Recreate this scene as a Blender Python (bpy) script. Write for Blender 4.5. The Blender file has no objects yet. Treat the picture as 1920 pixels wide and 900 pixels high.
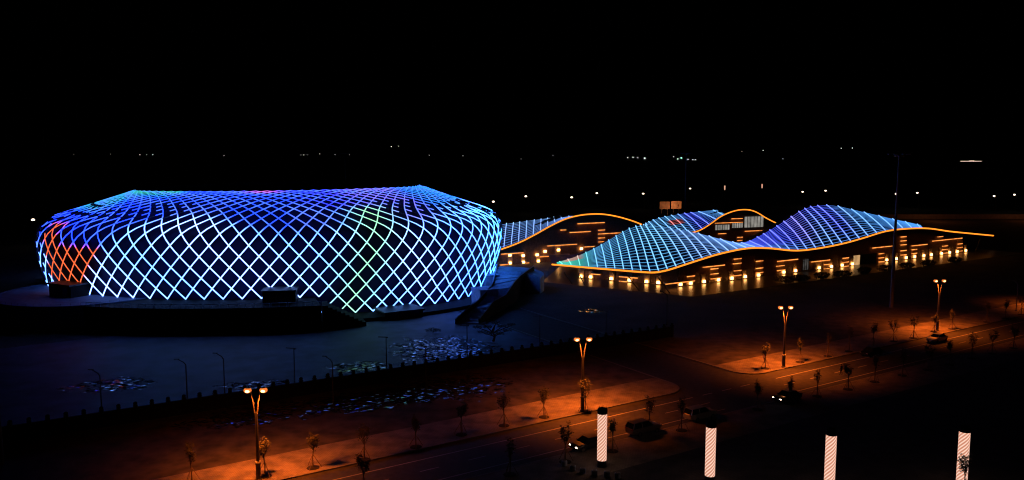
import bpy, math, random
from mathutils import Vector, Matrix
random.seed(7)
D = bpy.data
sc = bpy.context.scene
col = sc.collection
PI = math.pi

# ------------------------------------------------------------------ camera
CAM_H = 35.0
PITCH = math.atan(165/1500)
cam = D.cameras.new('camera'); cam.sensor_width = 36; cam.lens = 36*1500/1920
cam.clip_start = 0.5; cam.clip_end = 20000
cam_ob = D.objects.new('camera', cam); col.objects.link(cam_ob)
cam_ob.location = (0, 0, CAM_H); cam_ob.rotation_euler = (PI/2-PITCH, 0, 0)
sc.camera = cam_ob

# ------------------------------------------------------------------ night sky
w = D.worlds.new('World'); sc.world = w; w.use_nodes = True
nt = w.node_tree; bg = nt.nodes['Background']
sky = nt.nodes.new('ShaderNodeTexSky'); sky.sky_type = 'NISHITA'; sky.sun_disc = False
sky.sun_elevation = math.radians(-4); sky.sun_rotation = math.radians(200)
nt.links.new(sky.outputs[0], bg.inputs[0]); bg.inputs[1].default_value = 0.003
sc.view_settings.view_transform = 'Standard'; sc.view_settings.look = 'None'
sc.render.filter_size = 1.15; sc.cycles.filter_width = 1.15
sc.view_settings.exposure = 0; sc.view_settings.gamma = 1

# ------------------------------------------------------------------ helpers
cp, sp = math.cos(PITCH), math.sin(PITCH)
def ray(px, py):
    a = (px-960)/1500; b = (450-py)/1500
    return Vector((a, cp+b*sp, -sp+b*cp))
def G(px, py, z=0.0):
    d = ray(px, py); t = (z-CAM_H)/d.z; return Vector((d.x*t, d.y*t, z))
def at(px, py, Y):
    d = ray(px, py); t = Y/d.y; return Vector((d.x*t, Y, CAM_H+d.z*t))
def on_line(px, py, P, Q):
    """point seen at px,py on the vertical plane standing on plan line P-Q"""
    d = ray(px, py); e = (Q[0]-P[0], Q[1]-P[1])
    t = (P[0]*e[1]-P[1]*e[0])/(d.x*e[1]-d.y*e[0])
    return Vector((d.x*t, d.y*t, CAM_H+d.z*t))
def lerp(a, b, t): return a+(b-a)*t
def interp(x, tab):
    if x <= tab[0][0]: return list(tab[0][1:])
    for p, q in zip(tab, tab[1:]):
        if x <= q[0]:
            t = (x-p[0])/(q[0]-p[0]); return [lerp(u, v, t) for u, v in zip(p[1:], q[1:])]
    return list(tab[-1][1:])
def sinterp(x, tab):
    """smooth (Catmull-Rom) interpolation"""
    n = len(tab)
    if x <= tab[0][0]: return list(tab[0][1:])
    if x >= tab[-1][0]: return list(tab[-1][1:])
    i = max(k for k in range(n) if tab[k][0] <= x); i = min(i, n-2)
    out = []
    x1, x2 = tab[i][0], tab[i+1][0]; t = (x-x1)/(x2-x1)
    for c in range(1, len(tab[0])):
        y1, y2 = tab[i][c], tab[i+1][c]
        m1 = (y2-tab[i-1][c])/(x2-tab[i-1][0])*(x2-x1) if i > 0 else (y2-y1)
        m2 = (tab[i+2][c]-y1)/(tab[i+2][0]-x1)*(x2-x1) if i < n-2 else (y2-y1)
        out.append((2*t**3-3*t**2+1)*y1+(t**3-2*t*t+t)*m1+(-2*t**3+3*t*t)*y2+(t**3-t*t)*m2)
    return out

class MB:
    def __init__(s): s.v = []; s.f = []; s.c = []; s.m = []; s.smooth = False
    def add(s, vs, fs, color=None, mi=0):
        o = len(s.v); s.v += [tuple(v) for v in vs]
        s.c += (color if isinstance(color, list) else [color or (1, 1, 1)]*len(vs))
        for f in fs: s.f.append(tuple(o+i for i in f)); s.m.append(mi)
    def box(s, c, size, rz=0.0, mi=0, taper=1.0, color=None, rx=0.0):
        x, y, z = size[0]/2, size[1]/2, size[2]/2
        R = Matrix.Rotation(rz, 3, 'Z') @ Matrix.Rotation(rx, 3, 'X')
        vs = [Vector(c)+R @ Vector(((x if i & 1 else -x)*(taper if i & 4 else 1), (y if i & 2 else -y)*(taper if i & 4 else 1), z if i & 4 else -z)) for i in range(8)]
        s.add(vs, [(0, 2, 3, 1), (4, 5, 7, 6), (0, 1, 5, 4), (2, 6, 7, 3), (0, 4, 6, 2), (1, 3, 7, 5)], color, mi)
    def tube(s, pts, r, n=6, mi=0, cap=True, color=None):
        pts = [Vector(p) for p in pts]; rs = r if isinstance(r, list) else [r]*len(pts)
        vs = []; prev = None
        for i, p in enumerate(pts):
            t = (pts[min(i+1, len(pts)-1)]-pts[max(i-1, 0)]).normalized()
            u = Vector((0, 0, 1)).cross(t)
            if u.length < 1e-3: u = Vector((1, 0, 0))
            if prev is not None and u.dot(prev) < 0: u = -u
            u.normalize(); prev = u; w_ = t.cross(u)
            for k in range(n):
                a = 2*PI*k/n; vs.append(p+(u*math.cos(a)+w_*math.sin(a))*rs[i])
        fs = [(i*n+k, i*n+(k+1) % n, (i+1)*n+(k+1) % n, (i+1)*n+k) for i in range(len(pts)-1) for k in range(n)]
        if cap: fs += [tuple(range(n-1, -1, -1)), tuple((len(pts)-1)*n+k for k in range(n))]
        s.add(vs, fs, color, mi)
    def lathe(s, prof, n=16, c=(0, 0, 0), mi=0, color=None):
        vs = []
        for r, z in prof:
            for k in range(n):
                a = 2*PI*k/n; vs.append((c[0]+r*math.cos(a), c[1]+r*math.sin(a), c[2]+z))
        m = len(prof)
        fs = [(i*n+k, i*n+(k+1) % n, (i+1)*n+(k+1) % n, (i+1)*n+k) for i in range(m-1) for k in range(n)]
        fs += [tuple(range(n-1, -1, -1)), tuple((m-1)*n+k for k in range(n))]
        s.add(vs, fs, color, mi)
    def ball(s, c, r, n=10, mi=0, sq=(1, 1, 1), color=None):
        vs = []; m = n//2+1
        for i in range(m+1):
            a = PI*i/m
            for k in range(n):
                b = 2*PI*k/n
                vs.append((c[0]+r*sq[0]*math.sin(a)*math.cos(b), c[1]+r*sq[1]*math.sin(a)*math.sin(b), c[2]-r*sq[2]*math.cos(a)))
        fs = [(i*n+k, i*n+(k+1) % n, (i+1)*n+(k+1) % n, (i+1)*n+k) for i in range(m) for k in range(n)]
        s.add(vs, fs, color, mi)
    def prism(s, poly, z0, z1, mi=0, color=None):
        n = len(poly)
        vs = [(p[0], p[1], z0) for p in poly]+[(p[0], p[1], z1) for p in poly]
        fs = [tuple(range(n-1, -1, -1)), tuple(range(n, 2*n))]+[(i, (i+1) % n, n+(i+1) % n, n+i) for i in range(n)]
        s.add(vs, fs, color, mi)
    def grid(s, rows, mi=0, closed=False, color=None):
        n = len(rows[0]); vs = [p for r in rows for p in r]
        fs = []
        for i in range(len(rows)-1):
            for k in range(n if closed else n-1):
                fs.append((i*n+k, i*n+(k+1) % n, (i+1)*n+(k+1) % n, (i+1)*n+k))
        s.add(vs, fs, color, mi)
    def build(s, name, mats, parent=None, loc=None, colors=False, smooth=False):
        me = D.meshes.new(name)
        off = Vector(loc) if loc is not None else Vector((0, 0, 0))
        me.from_pydata([Vector(v)-off for v in s.v], [], s.f)
        if not isinstance(mats, (list, tuple)): mats = [mats]
        for m in mats: me.materials.append(m)
        me.polygons.foreach_set('material_index', s.m)
        if smooth: me.polygons.foreach_set('use_smooth', [True]*len(s.f))
        if colors:
            a = me.color_attributes.new('led', 'FLOAT_COLOR', 'POINT')
            flat = []
            for c in s.c: flat += [c[0], c[1], c[2], 1.0]
            a.data.foreach_set('color', flat)
        me.update()
        o = D.objects.new(name, me); col.objects.link(o)
        if parent is not None: o.parent = parent
        if loc is not None: o.location = off
        return o
def tag(o, label, cat, group=None):
    o['label'] = label; o['category'] = cat
    if group: o['group'] = group
    return o
def empty(name, loc=(0, 0, 0), rz=0.0):
    o = D.objects.new(name, None); o.empty_display_size = 0.5; col.objects.link(o)
    o.location = loc; o.rotation_euler = (0, 0, rz); return o
def struct(o): o['kind'] = 'structure'; return o
def copy_tree(o, parent=None):
    c = o.copy(); col.objects.link(c)
    if parent is not None: c.parent = parent
    for ch in [x for x in D.objects if x.parent is o]: copy_tree(ch, c)
    return c
KIDS = {}
def dup(o, loc, rz=None, scale=None):
    """copy a thing with its parts and sub-parts"""
    if o.name not in KIDS:
        KIDS[o.name] = [(c, [g for g in D.objects if g.parent is c]) for c in D.objects if c.parent is o]
    r = o.copy(); col.objects.link(r); r.location = loc
    if rz is not None: r.rotation_euler = (0, 0, rz)
    if scale is not None: r.scale = scale
    for c, gs in KIDS[o.name]:
        k = c.copy(); col.objects.link(k); k.parent = r
        for g in gs:
            q = g.copy(); col.objects.link(q); q.parent = k
    return r

# ------------------------------------------------------------------ materials
def mat(name, color, rough=0.7, metal=0.0, var=0.25, scale=3.0, bump=0.0, bscale=8.0, spec=0.5):
    m = D.materials.new(name); m.use_nodes = True; t = m.node_tree; b = t.nodes['Principled BSDF']
    b.inputs['Roughness'].default_value = rough; b.inputs['Metallic'].default_value = metal
    b.inputs['Specular IOR Level'].default_value = spec
    tc = t.nodes.new('ShaderNodeTexCoord'); no = t.nodes.new('ShaderNodeTexNoise')
    no.inputs['Scale'].default_value = scale; no.inputs['Detail'].default_value = 6
    t.links.new(tc.outputs['Object'], no.inputs['Vector'])
    r = t.nodes.new('ShaderNodeValToRGB')
    r.color_ramp.elements[0].position = 0.3; r.color_ramp.elements[1].position = 0.7
    r.color_ramp.elements[0].color = [c*(1-var) for c in color]+[1]
    r.color_ramp.elements[1].color = [min(1, c*(1+var)) for c in color]+[1]
    t.links.new(no.outputs['Fac'], r.inputs[0]); t.links.new(r.outputs[0], b.inputs['Base Color'])
    if bump:
        n2 = t.nodes.new('ShaderNodeTexNoise'); n2.inputs['Scale'].default_value = bscale; n2.inputs['Detail'].default_value = 4
        t.links.new(tc.outputs['Object'], n2.inputs['Vector'])
        bp = t.nodes.new('ShaderNodeBump'); bp.inputs['Strength'].default_value = bump
        t.links.new(n2.outputs['Fac'], bp.inputs['Height']); t.links.new(bp.outputs[0], b.inputs['Normal'])
    return m
def emit(name, color, strength=1.0, vary=0.0, scale=4.0):
    m = D.materials.new(name); m.use_nodes = True; t = m.node_tree
    t.nodes.remove(t.nodes['Principled BSDF'])
    e = t.nodes.new('ShaderNodeEmission'); e.inputs[0].default_value = (*color, 1); e.inputs[1].default_value = strength
    if vary:
        tc = t.nodes.new('ShaderNodeTexCoord'); no = t.nodes.new('ShaderNodeTexNoise'); no.inputs['Scale'].default_value = scale
        t.links.new(tc.outputs['Object'], no.inputs['Vector'])
        mr = t.nodes.new('ShaderNodeMapRange'); mr.inputs[1].default_value = .3; mr.inputs[2].default_value = .7
        mr.inputs[3].default_value = strength*(1-vary); mr.inputs[4].default_value = strength*(1+vary)
        t.links.new(no.outputs['Fac'], mr.inputs[0]); t.links.new(mr.outputs[0], e.inputs[1])
    t.links.new(e.outputs[0], t.nodes['Material Output'].inputs[0])
    return m
def led_mat():
    m = D.materials.new('coloured_led'); m.use_nodes = True; t = m.node_tree
    t.nodes.remove(t.nodes['Principled BSDF'])
    e = t.nodes.new('ShaderNodeEmission'); a = t.nodes.new('ShaderNodeAttribute'); a.attribute_name = 'led'
    t.links.new(a.outputs['Color'], e.inputs[0]); e.inputs[1].default_value = 1.0
    t.links.new(e.outputs[0], t.nodes['Material Output'].inputs[0])
    return m
M_led = led_mat()
M_tube = mat('tube_metal', (.16, .18, .22), .35, .6)
M_membrane = mat('membrane', (.006, .009, .11), .6, 0, .3, .3)
M_roof = mat('roof_panel', (.010, .016, .07), .6, 0, .3, .5)
M_dark = mat('dark_roof', (.03, .03, .035), .7)
M_conc = mat('concrete', (.25, .25, .26), .8, 0, .2, .6, .2, 5)
M_stair = mat('stair_stone', (.42, .54, .72), .75, 0, .2, 1.5)  # stone tinted blue, so LED light is partly in the base colour
M_black = mat('black_cladding', (.007, .007, .008), .8, spec=.15)
M_wall = mat('brown_brick', (.20, .11, .065), .8, 0, .35, 2.0, .3, 12)
M_pilaster = mat('pale_brick', (.48, .34, .22), .8, 0, .3, 3.0, .3, 14)
M_pole = mat('painted_steel', (.13, .12, .11), .6, .2)
M_darkpole = mat('dark_steel', (.05, .05, .055), .5, .4)
M_bark = mat('bark', (.10, .07, .045), .9, 0, .4, 8)
M_leaf = mat('leaf', (.055, .055, .028), .7, 0, .4, 3)
M_wood = mat('stake_wood', (.20, .14, .09), .85)
M_soil = mat('soil', (.025, .02, .016), 1.0, 0, .5, 6)
M_orange = emit('amber_led', (1.0, .26, .02), 1.6)
M_bar = emit('warm_led_bar', (1.0, .30, .055), 1.5, .45, .6)
M_upl = emit('warm_uplight', (1.0, .45, .12), 11.0)
M_sod = emit('sodium_lamp', (1.0, .42, .14), 7.0)
M_haloglow = emit('sodium_halo', (1.0, .22, .04), 1.0)  # dim orange glow for the painted halo round each bulb
M_far = emit('far_lamp', (1.0, .78, .55), 5.0)
M_farw = emit('far_window', (1.0, .90, .75), 2.5)
M_farc = emit('far_green_window', (.5, 1.0, .8), 3.0)

def ground_mat():
    m = D.materials.new('ground_earth'); m.use_nodes = True; t = m.node_tree; b = t.nodes['Principled BSDF']
    tc = t.nodes.new('ShaderNodeTexCoord')
    n1 = t.nodes.new('ShaderNodeTexNoise'); n1.inputs['Scale'].default_value = .12; n1.inputs['Detail'].default_value = 8
    n2 = t.nodes.new('ShaderNodeTexNoise'); n2.inputs['Scale'].default_value = 2.2; n2.inputs['Detail'].default_value = 8
    for n in (n1, n2): t.links.new(tc.outputs['Object'], n.inputs['Vector'])
    mx = t.nodes.new('ShaderNodeMath'); mx.operation = 'MULTIPLY'; t.links.new(n1.outputs['Fac'], mx.inputs[0]); t.links.new(n2.outputs['Fac'], mx.inputs[1])
    r = t.nodes.new('ShaderNodeValToRGB'); r.color_ramp.elements[0].position = .15; r.color_ramp.elements[1].position = .38
    r.color_ramp.elements[0].color = (.034, .035, .042, 1); r.color_ramp.elements[1].color = (.10, .098, .105, 1)
    t.links.new(mx.outputs[0], r.inputs[0]); t.links.new(r.outputs[0], b.inputs['Base Color'])
    b.inputs['Roughness'].default_value = .9
    bp = t.nodes.new('ShaderNodeBump'); bp.inputs['Strength'].default_value = .6; bp.inputs['Distance'].default_value = .3
    t.links.new(n2.outputs['Fac'], bp.inputs['Height']); t.links.new(bp.outputs[0], b.inputs['Normal'])
    return m
def wet_mat():
    """scattered glossy facets of crumpled wet film, clear between them and fading out to the sheet's rim"""
    m = D.materials.new('wet_film'); m.use_nodes = True; t = m.node_tree; b = t.nodes['Principled BSDF']
    N = t.nodes.new; K = t.links.new
    tc = N('ShaderNodeTexCoord')
    n2 = N('ShaderNodeTexNoise'); n2.inputs['Scale'].default_value = .33; n2.inputs['Detail'].default_value = 7; n2.inputs['Roughness'].default_value = .65
    K(tc.outputs['Object'], n2.inputs['Vector'])
    def vm(op, a, vec=None):
        n = N('ShaderNodeVectorMath'); n.operation = op; K(a, n.inputs[0])
        if vec: n.inputs[1].default_value = vec
        return n
    def ma(op, a, v=None, c=None):
        n = N('ShaderNodeMath'); n.operation = op; K(a, n.inputs[0])
        if hasattr(v, 'links'): K(v, n.inputs[1])
        elif v is not None: n.inputs[1].default_value = v
        if c is not None: n.inputs[2].default_value = c
        return n
    g = vm('MULTIPLY_ADD', tc.outputs['Generated'], (2, 2, 0)); g.inputs[2].default_value = (-1, -1, 0)
    ln = vm('LENGTH', g.outputs[0])
    r2 = ma('MULTIPLY', ln.outputs['Value'], ln.outputs['Value'])
    fall = ma('MULTIPLY_ADD', r2.outputs[0], -.30, .25)
    tot = ma('ADD', n2.outputs['Fac'], fall.outputs[0])
    r = N('ShaderNodeMapRange'); r.inputs[1].default_value = .56; r.inputs[2].default_value = .66; K(tot.outputs[0], r.inputs[0])
    mp = N('ShaderNodeMapping'); mp.inputs['Rotation'].default_value[2] = math.radians(-30); mp.inputs['Scale'].default_value = (.75, 1.25, 1)
    K(tc.outputs['Object'], mp.inputs[0])
    vo = N('ShaderNodeTexVoronoi'); vo.inputs['Scale'].default_value = 2.4; K(mp.outputs[0], vo.inputs['Vector'])
    sb = vm('SUBTRACT', vo.outputs['Color'], (.5, .5, .5)); ml = vm('MULTIPLY', sb.outputs[0], (.55, .55, 0)); ad = vm('ADD', ml.outputs[0], (0, 0, 1)); nm = vm('NORMALIZE', ad.outputs[0])
    K(nm.outputs[0], b.inputs['Normal'])
    sx = N('ShaderNodeSeparateXYZ'); K(vo.outputs['Color'], sx.inputs[0])
    gt = ma('GREATER_THAN', sx.outputs[2], .45)
    fac = ma('MULTIPLY', gt.outputs[0], r.outputs[0])
    b.inputs['Base Color'].default_value = (.03, .03, .035, 1); b.inputs['Roughness'].default_value = .08; b.inputs['Specular IOR Level'].default_value = 1.0
    tr = N('ShaderNodeBsdfTransparent'); mx = N('ShaderNodeMixShader')
    K(fac.outputs[0], mx.inputs[0]); K(tr.outputs[0], mx.inputs[1]); K(b.outputs[0], mx.inputs[2]); K(mx.outputs[0], t.nodes['Material Output'].inputs[0])
    return m
M_ground = ground_mat(); M_wet = wet_mat()
def pave_mat(name, c, sx, rough=.8):
    m = D.materials.new(name); m.use_nodes = True; t = m.node_tree; b = t.nodes['Principled BSDF']
    tc = t.nodes.new('ShaderNodeTexCoord'); br = t.nodes.new('ShaderNodeTexBrick'); mp = t.nodes.new('ShaderNodeMapping')
    mp.inputs['Rotation'].default_value[2] = math.radians(-32.8)
    br.inputs['Scale'].default_value = sx; br.inputs['Mortar Size'].default_value = .03
    br.inputs['Color1'].default_value = (*c, 1); br.inputs['Color2'].default_value = (*[x*.8 for x in c], 1); br.inputs['Mortar'].default_value = (*[x*.55 for x in c], 1)
    t.links.new(tc.outputs['Object'], mp.inputs[0]); t.links.new(mp.outputs[0], br.inputs['Vector'])
    no = t.nodes.new('ShaderNodeTexNoise'); no.inputs['Scale'].default_value = .5; no.inputs['Detail'].default_value = 9
    t.links.new(tc.outputs['Object'], no.inputs['Vector'])
    r = t.nodes.new('ShaderNodeValToRGB'); r.color_ramp.elements[0].position = .35; r.color_ramp.elements[0].color = (.5, .5, .5, 1); r.color_ramp.elements[1].position = .62
    t.links.new(no.outputs['Fac'], r.inputs[0])
    mx = t.nodes.new('ShaderNodeMix'); mx.data_type = 'RGBA'; mx.blend_type = 'MULTIPLY'; mx.inputs[0].default_value = 1
    t.links.new(br.outputs[0], mx.inputs[6]); t.links.new(r.outputs[0], mx.inputs[7]); t.links.new(mx.outputs[2], b.inputs['Base Color'])
    b.inputs['Roughness'].default_value = rough
    return m
M_pave = pave_mat('sand_paving', (.34, .29, .24), 1.2)
M_plaza = pave_mat('dark_paving', (.11, .10, .09), .8)
M_verge = mat('bare_earth', (.075, .062, .050), .95, 0, .6, .45, 1.0, 3)
M_forec = pave_mat('forecourt_paving', (.08, .07, .06), 1.0, .30)
M_court_glow = mat('painted_blue_glow', (.08, .095, .16), .6, 0, .45, .25, .3, 2)  # brighter bluish ground colour standing in for the LED light on it
M_asph = mat('asphalt', (.055, .053, .05), .75, 0, .3, 1.2, .3, 20)
M_paint = mat('road_paint', (.55, .54, .50), .7, 0, .35, 2.5)
M_kerb = mat('kerb_stone', (.22, .21, .20), .8, 0, .2, 2)

# ------------------------------------------------------------------ ground, roads, pavements
e_ = Vector((.84086, .54125)); n_ = Vector((-.54125, .84086)); O_ = Vector((0, 98.195))
def RP(s, t, z=0.0):
    p = O_+e_*s+n_*t; return Vector((p.x, p.y, z))
def rpoly(pts): return [RP(s, t) for s, t in pts]
def sheet(name, pts, z, m):
    b = MB(); b.add([(p[0], p[1], z) for p in pts], [tuple(range(len(pts)))]); return struct(b.build(name, m))
b = MB()
NG = 24
xs = [-9000+18000*i/NG for i in range(NG+1)]; ys = [-300+14300*i/NG for i in range(NG+1)]
b.grid([[(x, y, 0) for x in xs] for y in ys]); struct(b.build('ground', M_ground))
W_R = 10.4
sheet('road', rpoly([(-260, -W_R), (420, -W_R), (420, 0), (-260, 0)]), .012, M_asph)
sheet('side_road', rpoly([(31.5, 0), (44, 0), (44, 70), (31.5, 70)]), .008, M_asph)
def arc(cx, cy, r, a0, a1, n=8): return [(cx+r*math.cos(math.radians(lerp(a0, a1, i/n))), cy+r*math.sin(math.radians(lerp(a0, a1, i/n)))) for i in range(n+1)]
KH = .13
def pavement(name, pts, m, h=KH):
    b = MB(); q = rpoly(pts); b.prism(q, -.05, h); return struct(b.build(name, m))
pavement('pavement', [(-260, .3), (27.5, .3)]+arc(27.5, 4.0, 3.7, -90, 0)[1:]+[(31.2, 7.5), (-260, 7.5)], M_pave)
pavement('pavement', [(44.3, 7.5)]+arc(48, 4.0, 3.7, 180, 270)+[(420, .3), (420, 7.5)], M_pave)
pavement('verge', [(-260, 7.52), (31.2, 7.52), (31.2, 26), (-260, 26)], M_verge, KH-.004)
pavement('verge', [(44.3, 7.52), (420, 7.52), (420, 24), (44.3, 24)], M_verge, KH-.004)
def kerb(name, line, wdt=.3, h=KH+.02):
    b = MB(); n = len(line); L = []; 
    P = [Vector((s, t, 0)) for s, t in line]
    for i in range(n):
        tg = (P[min(i+1, n-1)]-P[max(i-1, 0)]).normalized(); nn = Vector((-tg.y, tg.x, 0))
        L.append([RP((P[i]+nn*wdt/2).x, (P[i]+nn*wdt/2).y, h), RP((P[i]-nn*wdt/2).x, (P[i]-nn*wdt/2).y, h), RP((P[i]-nn*wdt/2).x, (P[i]-nn*wdt/2).y, -.02), RP((P[i]+nn*wdt/2).x, (P[i]+nn*wdt/2).y, -.02)])
    b.grid(L, closed=True); return struct(b.build(name, M_kerb))
kerb('kerb', [(-260, .15), (27.5, .15)]+[(s, t) for s, t in arc(27.5, 4.0, 3.85, -90, 0)[1:]]+[(31.35, 70)])
kerb('kerb', [(44.15, 70)]+arc(48, 4.0, 3.85, 180, 270)+[(420, .15)])
kerb('kerb', [(-260, -W_R-.15), (420, -W_R-.15)])
pavement('pavement', [(-260, -17.5), (420, -17.5), (420, -W_R-.3), (-260, -W_R-.3)], M_pave)
pavement('plaza', [(-260, -110), (420, -110), (420, -17.52), (-260, -17.52)], M_plaza, .128)
# road markings
b = MB()
def mark(s0, s1, t, wd=.15):
    b.add([RP(s0, t-wd/2, .018), RP(s1, t-wd/2, .018), RP(s1, t+wd/2, .018), RP(s0, t+wd/2, .018)], [(0, 1, 2, 3)])
mark(-200, 29, -2.8); mark(47, 400, -2.8); mark(-200, 29, -8.9); mark(44, 400, -8.9)
for k in range(-30, 70):
    s = 2.5+k*6.1
    if 30 < s < 45: continue
    mark(s, s+2.4, -5.8, .13)
for s in (31, 35, 39): mark(s, s+2, -2.8)
struct(b.build('road_marking', M_paint))
sheet('blue_glow_sheet', rpoly([(-75, 28.3), (31, 28.3), (31, 85), (-75, 85)]), .006, M_court_glow)  # added sheet; its colour paints the arena's blue light onto the ground
# glossy wet film lying on the ground on both sides of the boundary wall
def wet(px, py, rx, ry, z):
    """ellipse round the ground point seen at px,py, long side along the road"""
    c = G(px, py); b = MB()
    b.add([(rx*math.cos(2*PI*k/40), ry*math.sin(2*PI*k/40), 0) for k in range(40)], [tuple(range(40))])
    o = struct(b.build('wet_ground', M_wet)); o.location = (c.x, c.y, z); o.rotation_euler = (0, 0, math.atan2(e_.y, e_.x)*.55)
wet(212, 722, 8.5, 5.5, .012)
wet(470, 722, 7.0, 3.0, .014)
wet(670, 688, 6.5, 4.5, .012)
wet(830, 655, 12.0, 13.5, .016)
wet(620, 762, 20.0, 6.0, KH+.012)
wet(830, 728, 13.0, 8.5, KH+.016)
wet(730, 745, 12.0, 6.0, KH+.020)
wet(440, 790, 9.0, 4.0, KH+.014)
wet(1110, 583, 3.2, 3.0, .012)

# ------------------------------------------------------------------ arena
AC = Vector((-59.43, 208.2)); AA, AB, AR, AN = 57.55, 47.8, .084, 2.209
def plan(th, r=1.0, off=0.0):
    c, s = math.cos(th), math.sin(th)
    x = math.copysign(abs(c)**(2/AN), c)*(AA*r+off); y = math.copysign(abs(s)**(2/AN), s)*(AB*r+off)
    return Vector((AC.x+math.cos(AR)*x-math.sin(AR)*y, AC.y+math.sin(AR)*x+math.cos(AR)*y))
# arc-length table, u = 0..1 round the plan starting in front (theta=-90deg)
NT = 1440
_T = [-PI/2+2*PI*i/NT for i in range(NT+1)]; _P = [plan(t) for t in _T]; _L = [0.0]
for i in range(NT): _L.append(_L[-1]+(_P[i+1]-_P[i]).length)
PERIM = _L[-1]
def th_u(u):
    u = u % 1.0; t = u*PERIM
    lo, hi = 0, NT
    while hi-lo > 1:
        mid = (lo+hi)//2
        if _L[mid] <= t: lo = mid
        else: hi = mid
    return lerp(_T[lo], _T[hi], (t-_L[lo])/(_L[hi]-_L[lo]))
K0 = Vector((.958, 4.919)); K2 = Vector((.972, 19.15)); K3 = Vector((.617, 26.3)); Z1 = 15.13
def prof_raw(u):
    if u < .5:
        v = u*2; p1 = K0+Vector(((1-K0.x)*.6, (Z1-K0.y)*.45)); p2 = Vector((1+(1-K2.x)*.35, Z1))
        return K0*(1-v)**3+p1*3*(1-v)**2*v+p2*3*(1-v)*v*v+K2*v**3
    v = u*2-1; m = (K2+K3)/2+Vector((0, -.429)); return K2*(1-v)**2+m*2*v*(1-v)+K3*v*v
NPF = 200
_raw = [prof_raw(i/NPF) for i in range(NPF+1)]; _rl = [0.0]
for i in range(NPF): _rl.append(_rl[-1]+math.hypot((_raw[i+1]-_raw[i]).x*50, (_raw[i+1]-_raw[i]).y))
_pf = []
for i in range(NPF+1):
    sg = max(.05, min(2.0, _rl[i]*.5, (_rl[-1]-_rl[i])*.5)); aw = Vector((0, 0)); ws = 0
    for k in range(NPF+1):
        g_ = math.exp(-.5*((_rl[k]-_rl[i])/sg)**2); aw += _raw[k]*g_; ws += g_
    _pf.append(aw/ws)
def prof_t(u):
    x = max(0, min(NPF-1e-6, u*NPF)); k = int(x); return _pf[k].lerp(_pf[k+1], x-k)
_pl = [0.0]
for i in range(NPF):
    d = _pf[i+1]-_pf[i]; _pl.append(_pl[-1]+math.hypot(d.x*50, d.y))
# lattice rows: arc length from the lower edge (row 0 at z=4.9; row -1 is the extra row at the right)
RSC = _pl[-1]
ROOF_ROWS = 10.0
ROWTAB = [(0, 0.0), (0.5, 2.32), (1, 4.62), (1.5, 6.88), (2, 9.12), (2.5, 11.36), (3, 13.85), (3.5, 16.65), (4, 19.6), (4.5, 22.2), (5, 24.15), (5.5, 25.75), (6, 27.15), (6.5, 28.4), (7, 29.45), (7.5, 30.35), (8, 31.12), (8.5, 31.75), (9, 32.3), (9.5, 32.78), (10, 33.12)]
def prow(row):
    """row -> (r, z, t)"""
    if row < 0: return K0.x+row*.012, K0.y+row*3.95, 0.0
    L = sinterp(row, ROWTAB)[0]; L = min(L, RSC)
    lo, hi = 0, NPF
    while hi-lo > 1:
        mid = (lo+hi)//2
        if _pl[mid] <= L: lo = mid
        else: hi = mid
    f = (L-_pl[lo])/(_pl[hi]-_pl[lo]); t = lerp(lo, hi, f)/NPF; q = prof_t(min(t, 1)); return q.x, q.y, t
def asurf(u, row, off=0.0):
    th = th_u(u); r, z, t = prow(row)
    W = max(0, min(1, (t-.3)/.7))
    p = plan(th, r-.007*W*W*math.cos(2*th))
    z += W*W*(-.34*abs(math.cos(th))**4.563+.347*math.cos(th))
    P = Vector((p.x, p.y, z))
    return P
def anormal(u, row):
    a = asurf(u+.001, row)-asurf(u-.001, row); q = asurf(u, row+.05)-asurf(u, row-.05)
    return a.cross(q).normalized()
NL = round(PERIM*K0.x/3.84)
NL = NL//2*2
def sm(x, a, b): t = max(0.0, min(1.0, (x-a)/(b-a))); return t*t*(3-2*t)
def mix3(a, b, t): return tuple(lerp(x, y, t) for x, y in zip(a, b))
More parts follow.
